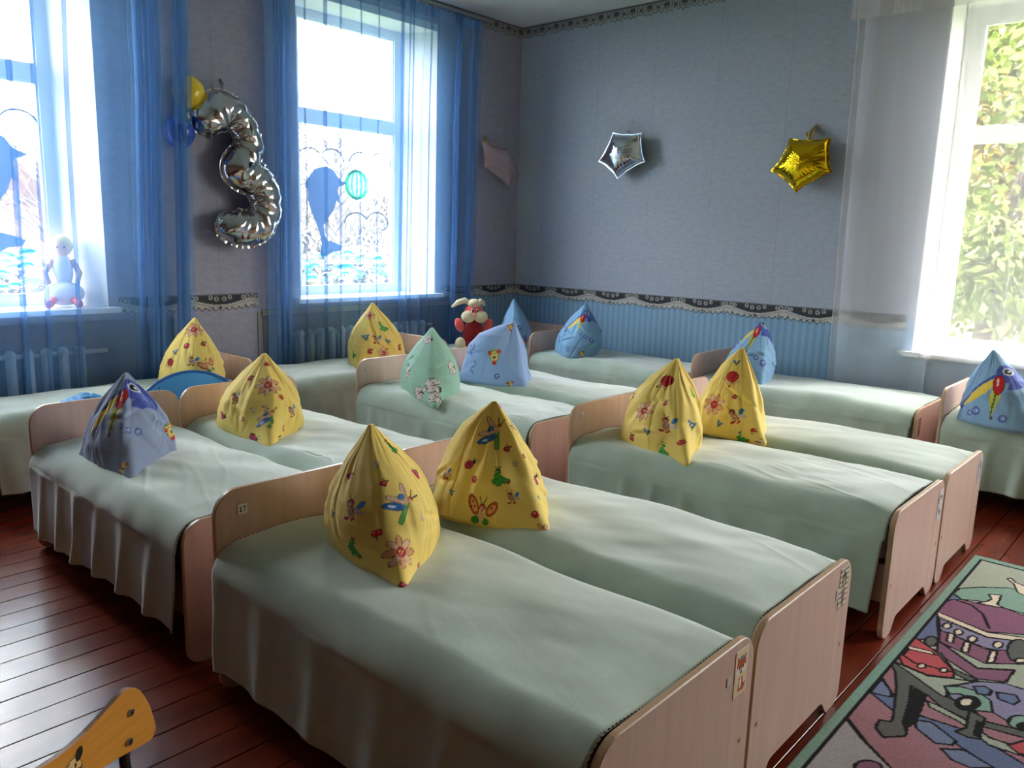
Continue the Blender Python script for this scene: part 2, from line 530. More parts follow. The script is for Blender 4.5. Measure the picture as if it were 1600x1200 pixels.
wall_boxes('wall_front', [(XA, X1, Y1 - .3, Y1, 0, ZC)], M['wall_plain'])
st(MB().box(XA - TH, X1 + .3, Y1 - .3, YB + TH, ZC, ZC + .25).build('ceiling', M['ceiling']))

# windows -----------------------------------------------------------------------
def window(n, side, u0, u1, z0, z1, splay, fr, glz0, trz, glz1, sill_z):
    """u along the wall, d outwards; frame 0.28 behind the wall face"""
    W = st(empty('window_%d' % n, (XA, (u0 + u1) / 2, z0) if side == 'A' else ((u0 + u1) / 2, YB, z0)))
    base = Vector(W.location)
    def P(u, d, z):
        p = Vector((XA - d, u, z)) if side == 'A' else Vector((u, YB + d, z))
        return tuple(p - base)
    def B(mb, ua, ub, da, db, za, zb):
        vs = [P(u, d, z) for u in (ua, ub) for d in (da, db) for z in (za, zb)]
        mb.add(vs, [(0, 1, 3, 2), (4, 6, 7, 5), (0, 4, 5, 1), (2, 3, 7, 6), (0, 2, 6, 4), (1, 5, 7, 3)])
        return mb
    D = 0.28; D2 = 0.34
    a, b = u0 + splay, u1 - splay            # frame outer edges
    top = glz1 + fr
    # splayed plaster reveals
    for s, (uw, uf) in enumerate(((u0, a), (u1, b))):
        q = MB()
        pts = [(uw, 0.0), (uf, D), (uf, D2 + .08), (uw, D2 + .08)]
        if abs(uw - uf) < 0.02:
            pts = [(uw, 0.0), (uw + (0.006 if s == 0 else -0.006), 0.0), (uf, D), (uf, D2 + .08), (uw, D2 + .08)]
        n_ = len(pts)
        vs = [P(u, d, z) for z in (z0, z1) for u, d in pts]
        q.add(vs, [tuple(range(n_)), tuple(range(n_, 2 * n_))[::-1]] + [(i, (i + 1) % n_, n_ + (i + 1) % n_, n_ + i) for i in range(n_)])
        q.build('reveal', M['plaster'], W)
    q = MB(); B(q, u0, u1, 0.0, D2 + .08, max(top, z1 - .05) - .005, z1 - .001); B(q, u0, u1, D, D2 + .08, top - .002, z1)
    q.build('head_reveal', M['plaster'], W)
    # frame
    q = MB()
    B(q, a, a + fr, D, D2, z0, top); B(q, b - fr, b, D, D2, z0, top)
    B(q, a + fr, b - fr, D, D2, glz1, top); B(q, a + fr, b - fr, D, D2, z0, glz0); B(q, a + fr, b - fr, D, D2, trz[0], trz[1])
    q.build('window_frame', M['pvc'], W)
    # inner sash lips
    for (za, zb) in ((glz0, trz[0]), (trz[1], glz1)):
        q = MB(); e = 0.012
        B(q, a + fr, a + fr + e, D + .01, D2 - .01, za, zb); B(q, b - fr - e, b - fr, D + .01, D2 - .01, za, zb)
        B(q, a + fr + e, b - fr - e, D + .01, D2 - .01, za, za + e); B(q, a + fr + e, b - fr - e, D + .01, D2 - .01, zb - e, zb)
        q.build('sash_bead', M['pvc'], W)
        q = MB(); B(q, a + fr + e, b - fr - e, D + .028, D + .032, za + e, zb - e)
        q.build('pane', M['glass'], W)
    q = MB(); B(q, u0 - .05, u1 + .05, -0.06, -0.002, sill_z - .03, sill_z); B(q, u0 + .002, u1 - .002, -0.002, D - .002, sill_z - .03, sill_z)
    q.build('window_sill', M['sill'], W)
    return W, P

wins = {}
for n, (a, b) in enumerate(WIN_A):
    wins['A%d' % n] = window(n + 1, 'A', a, b, ZA0, ZA1, .13, .062, .93, (2.115, 2.198), 2.82, .875)
for n, (a, b) in enumerate(WIN_B):
    wins['B%d' % n] = window(n + 4, 'B', a, b, ZB0, ZB1, .012, .10, .773, (2.0, 2.083), 2.69, .705)

# window paintings on the inner face of the glass ---------------------------------
def strip2(pts, w):
    """flat ribbon polygon along pts in (u, z)"""
    L_, R_ = [], []
    for i, p in enumerate(pts):
        q0 = pts[max(i - 1, 0)]; q1 = pts[min(i + 1, len(pts) - 1)]
        dx, dz = q1[0] - q0[0], q1[1] - q0[1]; l = math.hypot(dx, dz) or 1
        L_.append((p[0] - dz / l * w, p[1] + dx / l * w)); R_.append((p[0] + dz / l * w, p[1] - dx / l * w))
    return L_, R_
def ribbon(mb, P, pts, w, d):
    L_, R_ = strip2(pts, w); n = len(pts)
    mb.add([P(u, d, z) for u, z in L_ + R_] + [P(u, d - .001, z) for u, z in L_ + R_],
           [(i, i + 1, n + i + 1, n + i) for i in range(n - 1)] + [(2 * n + i, 3 * n + i, 3 * n + i + 1, 2 * n + i + 1) for i in range(n - 1)])
def plate(mb, P, poly, d, t=.001):
    n = len(poly)
    mb.add([P(u, d, z) for u, z in poly] + [P(u, d - t, z) for u, z in poly],
           [tuple(range(n)), tuple(range(n, 2 * n))[::-1]] + [(i, (i + 1) % n, n + (i + 1) % n, n + i) for i in range(n)])
def arc_pts(cx, cz, r, a0, a1, n=10, sz=1.0):
    return [(cx + r * math.cos(a0 + (a1 - a0) * i / n), cz + sz * r * math.sin(a0 + (a1 - a0) * i / n)) for i in range(n + 1)]
def paint_window(key, dolphin, ball, birds, u0, u1):
    W, P = wins[key]
    d = 0.307
    mb = MB()
    for pts in birds: ribbon(mb, P, pts, .005, d)
    mb.build('painted_cloud_line', M['d_dark'], W, fix=False)
    mb = MB(); plate(mb, P, dolphin, d); mb.build('painted_dolphin', M['d_blue'], W)
    if ball:
        mb = MB()
        for k in range(6):
            f0 = -1 + 2 * k / 6
            pts = []
            for i in range(9):
                t = -PI / 2 + PI * i / 8
                pts.append((ball[0] + ball[2] * math.sin(f0 * 1.4) * math.cos(t), ball[1] + ball[2] * math.sin(t)))
            ribbon(mb, P, pts, .011, d - .001)
        ribbon(mb, P, arc_pts(ball[0], ball[1], ball[2], 0, 2 * PI, 24), .007, d - .0015)
        mb.build('painted_ball', M['d_green'], W, fix=False)
    rr = random.Random(hash(u0) & 7)
    for name, m_, w, cnt in (('painted_waves', 'd_cyan', .009, 70), ('painted_foam', 'd_white', .006, 60)):
        mb = MB()
        for k in range(cnt):
            cx = rr.uniform(u0 + .05, u1 - .05); cz = rr.uniform(.965, 1.175)
            r = rr.uniform(.02, .045)
            ribbon(mb, P, arc_pts(cx, cz, r, PI * .05, PI * .95, 6, .55), w * rr.uniform(.6, 1.1), d - .0005 - k * 1e-5)
        mb.build(name, M[m_], W, fix=False)
dol = [(2.87, 1.70), (2.905, 1.745), (2.94, 1.785), (2.995, 1.81), (3.06, 1.815), (3.12, 1.79), (3.155, 1.74), (3.185, 1.725), (3.235, 1.71), (3.20, 1.69), (3.16, 1.675),
       (3.15, 1.645), (3.165, 1.60), (3.17, 1.55), (3.14, 1.575), (3.11, 1.50), (3.06, 1.44), (3.02, 1.39), (3.025, 1.32), (3.055, 1.275), (3.12, 1.26), (3.19, 1.235), (3.17, 1.20),
       (3.09, 1.19), (3.05, 1.165), (3.0, 1.15), (2.985, 1.18), (3.0, 1.25), (2.985, 1.33), (2.95, 1.41), (2.915, 1.48), (2.89, 1.56), (2.885, 1.64), (2.865, 1.655)]
def cloud(u0, z0, w, s=1):
    return arc_pts(u0 + w * .25, z0, w * .27, PI, PI * .12, 10, .75) + arc_pts(u0 + w * .76, z0 + .005, w * .27, PI * .85, -.1, 10, .8)
paint_window('A1', dol, (3.328, 1.702, .105), [cloud(2.815, 1.86, .38), cloud(3.27, 1.87, .38), cloud(3.22, 1.41, .40)], 2.80, 3.66)
dol1 = [(.80 + (u - 2.87) * .95, z) for u, z in dol]
paint_window('A0', [(u - .09, z + .01) for u, z in dol1], None, [cloud(.74, 1.87, .37), cloud(.36, 1.86, .36)], .30, 1.13)

# wallpaper borders: dark band with pale swags, scalloped and notched lower edge -----
def border(n, axis, a0, a1, ztop, h, seed=0, ceiling=False, thin=False, z_lo=None):
    res = 0.0045
    L_ = a1 - a0
    nu = int(L_ / res) + 1; nv = int(h / res) + 1
    u = np.linspace(0, L_, nu); v = np.linspace(0, h, nv)      # v downwards from the top
    Ug, Vg = np.meshgrid(u, v, indexing='ij')
    per = 0.42 if not ceiling else 0.15
    q = (Ug / per) % 1.0
    C = np.zeros((nu, nv, 3), np.float32)
    swag = 0.30 + 0.34 * np.abs(np.sin(PI * q)) ** 1.3        # lower limit of the dark band as a share of h
    low = 0.72 + 0.12 * np.abs(np.sin(PI * q)) - 0.02
    zig = 0.17 * np.abs(((Ug / 0.046) % 1.0) * 2 - 1)
    edge = (low + zig)
    f = Vg / h
    pale = L3((186, 182, 174)); dark = L3((52, 54, 62)); mid = L3((120, 122, 128)); ink = L3((34, 36, 42))
    C[:] = pale
    if ceiling:
        C[:] = L3((160, 162, 158))
        m = ((np.hypot((q - .5) * per, (f - .38) * h) % .02) < .008) & (f > .15) & (f < .65); C[m] = L3((96, 98, 98))
        m = (np.hypot((q - .5) * per * .7, (f - .35) * h) < .016); C[m] = L3((84, 82, 80))
        m = (np.hypot((((q + .5) % 1) - .5) * per, (f - .45) * h) < .012); C[m] = L3((88, 88, 90))
        C[f < .1] = L3((96, 98, 100))
    elif thin:
        C[:] = L3((168, 164, 160)); edge = np.ones_like(f)
        C[(((Ug * 40 + f * 2) % 1.0) < .18) & (f > .3) & (f < .7)] = mid
        C[(f < .07)] = ink
    else:
        C[f < swag] = dark
        C[np.abs(f - swag) < .045] = pale
        C[np.abs(f - swag - .08) < .018] = mid
        # scrolls inside the dark band
        for (cx, cf, r) in ((0.05, .17, .013), (0.95, .17, .013), (.12, .20, .010), (.88, .20, .010), (0.44, .26, .013), (.56, .26, .013), (.34, .17, .011), (.66, .17, .011)):
            d = np.hypot((q - cx) * per, (f - cf) * h); C[np.abs(d - r) < .0028] = pale; C[d < r * .35] = mid
        # drop shapes in the pale lower band
        for cx, sl in ((.30, .9), (.38, .55), (.46, .2), (.54, -.2), (.62, -.55), (.70, -.9)):
            x_ = (q - cx) * per + sl * (f - .9) * h * .55; C[(np.abs(x_) < .0035) & (f > swag + .13) & (f < .80)] = mid
        for cx in (.08, .5, .92):
            d = np.hypot((q - cx) * per / .006, (f - .70 + .04 * math.cos(cx * 7)) * h / .012); C[d < 1] = mid if cx != .5 else dark
        C[f < .035] = ink; C[(f > .035) & (f < .06)] = mid
    C[(f > edge - .075) & (f <= edge)] = ink
    keepv = f <= edge + 1e-6
    t = 0.0015
    if axis == 'A': V = np.stack([np.full_like(Ug, XA + t), a0 + Ug, ztop - Vg], -1)
    elif axis == 'B': V = np.stack([a0 + Ug, np.full_like(Ug, YB - t), ztop - Vg], -1)
    elif axis == 'V': V = np.stack([np.full_like(Ug, XA + t), z_lo + Vg, a0 + Ug], -1)      # upright strip at y = z_lo
    F = grid_faces(nu, nv)
    kv = keepv.ravel(); keep = kv[F].all(1)
    V2 = V.reshape(-1, 3); C2 = C.reshape(-1, 3)
    o = fast_mesh('trim_%d' % n, V2, F, M['border'], col=C2, smooth=False, keep=keep)
    sm = o.modifiers.new('paper', 'SOLIDIFY'); sm.thickness = 0.001
    return st(o)
M['border'] = mat('printed_border_paper', (255, 255, 255), 0.7, attr=True, spec=0.3)
border(1, 'B', XA, -.80, ZB, .115)
border(2, 'A', 1.38, 2.28, ZB, .115)
border(3, 'A', 3.94, YB, ZB, .115)
border(4, 'B', XA, X1, ZC - .003, .10, ceiling=True)
border(5, 'A', Y1, YB, ZC - .003, .10, ceiling=True)
border(6, 'A', 2.30, 4.18, .812, .045, thin=True)
border(7, 'V', .30, .80, None, .04, z_lo=2.27, thin=True)

# radiators in the niches -------------------------------------------------------------
def radiator(y0, y1, label):
    r = empty('radiator', (XA - .025, (y0 + y1) / 2, 0.0))
    tag(r, label, 'radiator', 'radiators under the left wall windows')
    n = int((y1 - y0) / .088)
    me = None
    for k in range(n):
        y = y0 + .044 + k * .088 - (y0 + y1) / 2
        if me is None:
            q = MB()
            q.tube([(0, 0, .13), (0, 0, .64)], [.020, .020], 10)
            q.tube([(.045, 0, .12), (.045, 0, .63)], [.020, .020], 8)
            q.ball((.02, 0, .635), (.05, .027, .03), 10); q.ball((.02, 0, .13), (.05, .027, .03), 10)
            o = q.build('section', M['radiator'], r, smooth=True); me = o.data
        else:
            o = bpy.data.objects.new('section', me); COL.objects.link(o); o.parent = r
        o.location = (0, y, 0)
    MB().tube([(-.01, y0 - (y0 + y1) / 2, .62), (-.01, y1 - (y0 + y1) / 2 + .05, .62)], .014, 8).build('pipe', M['radiator'], r, smooth=True)
    for s in (-1, 1):
        MB().box(-.03, .03, s * (n * .03) - .012, s * (n * .03) + .012, 0.0, .12).build('bracket', M['radiator'], r)
    return r
radiator(.05, 1.26, 'blue-grey cast iron radiator behind the curtain under the leftmost window')
radiator(2.55, 3.82, 'blue-grey cast iron radiator behind the curtain under the dolphin window by the corner')

# ------------------------------------------------------------------ curtains
def cloth_path(zones, seed):
    """zones: (u_end, kind, wavelength, amplitude, overlap) -> polyline (u, d) of the gathered cloth seen from above"""
    rr = random.Random(seed)
    pts = []
    u = zones[0]; d0 = 0
    for (ue, kind, lam, amp, ov) in zones[1:]:
        if kind == 'wave':
            L_ = ue - u; n = max(1, round(L_ / lam)); N = n * 14
            ph = [rr.uniform(.45, 1.4) for _ in range(n + 1)]
            f1, f2 = rr.uniform(0, 6), rr.uniform(0, 6)
            for i in range(N):
                s = i / N; k = min(n - 1e-6, max(0, s * n + .42 * math.sin(2 * PI * s * n / 2.7 + f1) - .42 * math.sin(f1)))
                a = ph[int(k)] * (1 - k % 1) + ph[min(int(k) + 1, n)] * (k % 1)
                t = 2 * PI * k
                pts.append((u + s * L_ + ov * (L_ / n) / (2 * PI) * math.sin(2 * t) * a, amp * a * math.sin(t)))
        else:                                   # flat cloth with narrow pleats
            n = max(1, round((ue - u) / lam))
            for k in range(n):
                a = u + (ue - u) * k / n; b = u + (ue - u) * (k + 1) / n
                p = a + (b - a) * rr.uniform(.55, .9); w = ov * rr.uniform(.6, 1.4)
                for i in range(6):
                    s = i / 6
                    pts.append((a + (p - a) * s, amp * .5 * math.sin(PI * s)))
                pts += [(p, 0), (p + w * .5, .003), (p + w, .006), (p + w * .5, .010), (p, .012), (p + w * .5, .015), (p + w * 1.1, .012)]
        u = ue
    pts.append((u, 0))
    return pts

def curtain(name, label, side, d, zones, ztop, zbot, material, seed, group, dbot=None, nz=26, pinch=None, gather=None, abot=1.0):
    pts = cloth_path(zones, seed)
    n = len(pts)
    zs = np.linspace(0, 1, nz) ** 1.0
    U = np.array([p[0] for p in pts]); Dd = np.array([p[1] for p in pts])
    V = np.zeros((n, nz, 3))
    dbot = d if dbot is None else dbot
    for j, t in enumerate(zs):
        z = ztop + (zbot - ztop) * t
        sway = 0.018 * fbm(U * 2.2 + 7, np.full_like(U, t * 2.0 + 3), seed, 2) * math.sin(PI * min(1, t * 1.5 + .05))
        amp = (0.55 + 0.45 * min(1, t * 5)) * (1 + (abot - 1) * t)
        u = U + sway
        if gather: u = u + gather(U, t)
        dep = d + (dbot - d) * t + Dd * amp + 0.006 * fbm(U * 9, np.full_like(U, t * 3), seed + 2, 2)
        if side == 'A': V[:, j] = np.stack([XA + dep, u, np.full_like(u, z)], 1)
        else: V[:, j] = np.stack([u, YB - dep, np.full_like(u, z)], 1)
    root = empty(name, (float(XA + d), float(U.mean()), zbot) if side == 'A' else (float(U.mean()), float(YB - d), zbot))
    tag(root, label, 'curtain', group)
    V -= np.array(root.location)
    fast_mesh('cloth', V.reshape(-1, 3), grid_faces(n, nz), material, parent=root)
    # doubled heading band
    k = 4
    Vb = V.copy()[:, :k]; Vb[:, :, 2] = ztop - root.location.z + .004 - np.linspace(0, .075, k)[None, :]
    if side == 'A': Vb[:, :, 0] += .004
    else: Vb[:, :, 1] -= .004
    fast_mesh('heading_tape', Vb.reshape(-1, 3), grid_faces(n, k), material, parent=root)
    return root

def rod(label, side, d, u0, u1, z, hooks):
    mid = (u0 + u1) / 2
    r = empty('curtain_rod', (XA + d, mid, z) if side == 'A' else (mid, YB - d, z))
    tag(r, label, 'curtain rod')
    if side == 'A': MB().box(-.012, .012, u0 - mid, u1 - mid, 0, .018, bev=.003).build('rail', M['steel'], r)
    else: MB().box(u0 - mid, u1 - mid, -.008, .008, 0, .018, bev=.003).build('rail', M['steel'], r)
    me = None
    for k in range(hooks):
        u = u0 + (u1 - u0) * (k + .5) / hooks - mid
        if me is None:
            o = MB().tube([(0, 0, 0), (0.006, 0, -.012), (0, 0, -.024), (-.006, 0, -.014)], .0022, 6).build('hook', M['steel'], r, smooth=True); me = o.data
        else:
            o = bpy.data.objects.new('hook', me); COL.objects.link(o); o.parent = r
        o.location = (0, u, 0) if side == 'A' else (u, 0, 0)
    for u in (u0 + .08, u1 - .08):
        q = MB()
        if side == 'A': q.box(-d, .0, u - mid - .01, u - mid + .01, .018, .03)
        else: q.box(u - mid - .01, u - mid + .01, .0, d, .018, .03)
        q.build('bracket', M['steel'], r)
    return r
rod('thin steel curtain rail with hooks above the dolphin window', 'A', .13, 2.2, 4.34, 3.012, 26)
rod('thin steel curtain rail above the leftmost window', 'A', .20, -.5, 1.92, 3.015, 26)
curtain('curtain', 'sheer blue curtain over the dolphin window next to the room corner', 'A', .13,
        [2.30, (2.60, 'wave', .075, .022, 2.6), (3.42, 'pleat', .165, .012, .022), (3.53, 'wave', .06, .016, 1.2), (3.95, 'wave', .14, .020, .5), (4.24, 'wave', .075, .02, 2.2)],
        3.0, .12, M['tulle_blue'], 4, 'blue curtains on the left wall', dbot=.075)
curtain('curtain', 'sheer blue curtain over the leftmost window beside the silver number balloon', 'A', .22,
        [-.45, (-.1, 'wave', .06, .02, 1.4), (1.17, 'pleat', .16, .012, .024), (1.31, 'wave', .14, .012, .3), (1.54, 'wave', .11, .022, 1.3), (1.79, 'wave', .07, .02, 2.2)],
        3.0, .12, M['tulle_blue'], 5, 'blue curtains on the left wall', dbot=.06)
rod('thin curtain rail above the window in the back wall', 'B', .14, -1.35, 1.4, 3.0, 24)
curtain('curtain', 'long sheer white curtain over the back wall window with foliage', 'B', .14,
        [-1.235, (-1.19, 'wave', .045, .010, .8), (-.60, 'wave', .28, .035, .5), (-.27, 'wave', .33, .008, .1), (-.22, 'wave', .05, .012, 1.2), (.75, 'pleat', .30, .012, .022), (1.3, 'wave', .08, .03, 1.0)],
        2.985, .08, M['tulle_white'], 8, None, dbot=.045, abot=.55)
v = curtain('curtain_valance', 'short sheer white valance folded over the top of the white curtain', 'B', .175,
        [-1.27, (-1.18, 'wave', .06, .012, 1.0), (-.60, 'wave', .22, .02, .6), (1.3, 'wave', .28, .016, .5)],
        2.99, 2.70, M['tulle_white'], 9, None, nz=10)
# ------------------------------------------------------------------ pillows (stood on a corner, pulled to a point)
def poly_radius(corners, c, th):
    """distance from c to the outline of the corner polygon in direction th"""
    R = np.full(th.shape, 1e9)
    n = len(corners)
    dx, dy = np.cos(th), np.sin(th)
    for i in range(n):
        x1, y1 = corners[i][0] - c[0], corners[i][1] - c[1]
        x2, y2 = corners[(i + 1) % n][0] - c[0], corners[(i + 1) % n][1] - c[1]
        ex, ey = x2 - x1, y2 - y1
        den = dx * ey - dy * ex
        den = np.where(np.abs(den) < 1e-9, 1e-9, den)
        t = (x1 * ey - y1 * ex) / den
        u = (x1 * dy - y1 * dx) / den
        ok = (t > 0) & (u >= -1e-6) & (u <= 1 + 1e-6)
        R = np.where(ok & (t < R), t, R)
    return R

def pillow_geom(corners, apex, z0, nt=220, nz=110, fat=0.7, seed=1, ridge=0.02, wr=0.012, apexr=0.007, fold=0.0, sh=None, shoulder=None):
    corners = list(corners)
    cx = sum(p[0] for p in corners) / len(corners); cy = sum(p[1] for p in corners) / len(corners)
    sh = sh or [0.5] * len(corners)
    od = sorted(range(len(corners)), key=lambda i: math.atan2(corners[i][1] - cy, corners[i][0] - cx))
    corners = [corners[i] for i in od]; sh = [sh[i] for i in od]
    th = np.linspace(0, 2 * PI, nt, endpoint=False)
    Rp = poly_radius(corners, (cx, cy), th)
    k = np.exp(-0.5 * (np.arange(-nt // 2, nt // 2) / (nt * 0.075)) ** 2); k /= k.sum()
    Rs = np.real(np.fft.ifft(np.fft.fft(Rp) * np.fft.fft(np.fft.ifftshift(k))))
    k2 = np.exp(-0.5 * (np.arange(-nt // 2, nt // 2) / (nt * 0.007)) ** 2); k2 /= k2.sum()
    Rk = np.real(np.fft.ifft(np.fft.fft(Rp) * np.fft.fft(np.fft.ifftshift(k2)))) * 1.01
    k3 = np.exp(-0.5 * (np.arange(-nt // 2, nt // 2) / (nt * 0.045)) ** 2); k3 /= k3.sum()
    Rr_ = np.real(np.fft.ifft(np.fft.fft(Rp) * np.fft.fft(np.fft.ifftshift(k3))))
    ws = np.zeros(nt)
    for q, p in enumerate(corners):
        d = (th - math.atan2(p[1] - cy, p[0] - cx) + PI) % (2 * PI) - PI
        ws = np.maximum(ws, sh[q] * np.exp(-(d / .55) ** 2))
    Rp = Rk * ws + Rr_ * (1 - ws)
    t = np.linspace(0, 1, nz) ** 1.0
    T, A = np.meshgrid(t, th)                      # [nt, nz]
    w = np.clip(T / 0.40, 0, 1) ** 0.8
    R = Rp[:, None] * (1 - w) + Rs[:, None] * w
    # side profile: from a straight cone (fat=0) to a full, rounded sack that narrows only near the tip (fat=1)
    full = np.interp(T, [0, .05, .12, .25, .38, .5, .62, .75, .87, .95, 1.0], [.90, .97, 1.0, 1.02, .98, .88, .71, .49, .24, .09, 0])
    cone = np.interp(T, [0, .04, 1.0], [.93, .98, 0]) * (1 - .10 * np.sin(PI * T))
    s = cone * (1 - fat) + full * fat
    if shoulder:                               # one side stays full almost to the top
        s2 = np.interp(T, [0, .04, .15, .60, .78, .90, 1.0], [.93, 1.0, 1.03, 1.0, .82, .42, 0])
        k_ = shoulder[1] * np.clip(np.cos(A - shoulder[0]), 0, 1) ** 1.2
        s = s * (1 - k_) + s2 * k_
    R = R * s + apexr * np.clip(T, 0, 1) ** 4
    for q, p in enumerate(corners):
        a0 = math.atan2(p[1] - cy, p[0] - cx) + 0.12 * math.sin(seed * 3.1 + q)
        d = (A - a0 + PI) % (2 * PI) - PI
        R += ridge * (.3 + .9 * sh[q]) * np.exp(-(d / 0.16) ** 2) * np.sin(PI * np.clip(T * 0.93 + .03, 0, 1)) ** 0.7 * (1 - 0.4 * T)
    ct, st = np.cos(A), np.sin(A)
    n1 = fbm(3 + ct * 1.6, 3 + st * 1.6 + T * 2.3, seed, 3)
    n2 = 1 - np.abs(fbm(5 + ct * 3.2 + T, 5 + st * 3.2 - T * 1.2, seed + 9, 2)) * 2.6      # creases
    n3 = np.sin(A * 9 + seed + 2.0 * fbm(ct * 2 + 4, st * 2 + T, seed + 4)) * np.clip((T - 0.55) / 0.45, 0, 1)
    R += wr * 1.25 * n1 * np.sin(PI * np.clip(T + 0.12, 0, 1)) + 0.003 * n3 * (1 - T) - wr * 0.7 * np.clip(n2 - 0.55, 0, 1) * np.clip(T * 8, 0, 1) * (1 - T ** 6) 
    for q, p in enumerate(corners):            # drawn-out corner tips
        a0 = math.atan2(p[1] - cy, p[0] - cx); d = (A - a0 + PI) % (2 * PI) - PI
        R += 0.022 * sh[q] * np.exp(-(d / 0.09) ** 2) * np.exp(-(T / 0.10) ** 2)
    rg = np.random.RandomState(seed * 7 + 1)
    for q in range(6):                        # creases running down from the tied peak
        a0 = rg.uniform(0, 2 * PI); tw = rg.uniform(-.9, .9); t1 = rg.uniform(.15, .7); dp = rg.uniform(.003, .009) * (wr / .014)
        d = (A - a0 - tw * (1 - T) ** 1.5 + PI) % (2 * PI) - PI
        wd = 0.05 + 0.10 * (1 - T)
        win = np.clip((T - t1) / .2, 0, 1) * np.clip((1 - T) / .08, 0, 1)
        R -= dp * (np.exp(-(d / wd) ** 2) - .6 * np.exp(-((d - wd * 1.3) / (wd * .8)) ** 2)) * win
    for q in range(7):                         # short slack folds across the belly
        a0 = rg.uniform(0, 2 * PI); t0 = rg.uniform(.15, .6); sl = rg.uniform(-1.2, 1.2); ln = rg.uniform(.15, .4)
        d = (A - a0 + PI) % (2 * PI) - PI
        R -= 0.007 * (wr / .014) * np.exp(-(d / ln) ** 2) * (np.exp(-((T - t0 - sl * d * .25) / .022) ** 2) - .8 * np.exp(-((T - t0 - .05 - sl * d * .25) / .03) ** 2))
    if fold:
        R -= fold * np.exp(-((T - 0.35 - 0.1 * np.sin(A * 2 + seed)) / 0.03) ** 2) * (0.5 + 0.5 * np.sin(A * 1.5 + seed))
    R = np.maximum(R, 0.003)
    bl = T ** 1.1
    X = cx + (apex[0] - cx) * bl + R * ct
    Y = cy + (apex[1] - cy) * bl + R * st
    Z = z0 + (apex[2] - z0) * T + 0.012 * n1 * (1 - T) * np.clip(T * 6, 0, 1)
    V = np.stack([X.ravel(), Y.ravel(), Z.ravel()], 1)
    F = grid_faces(nt, nz, True)
    return V, F, nt, nz, (cx, cy)

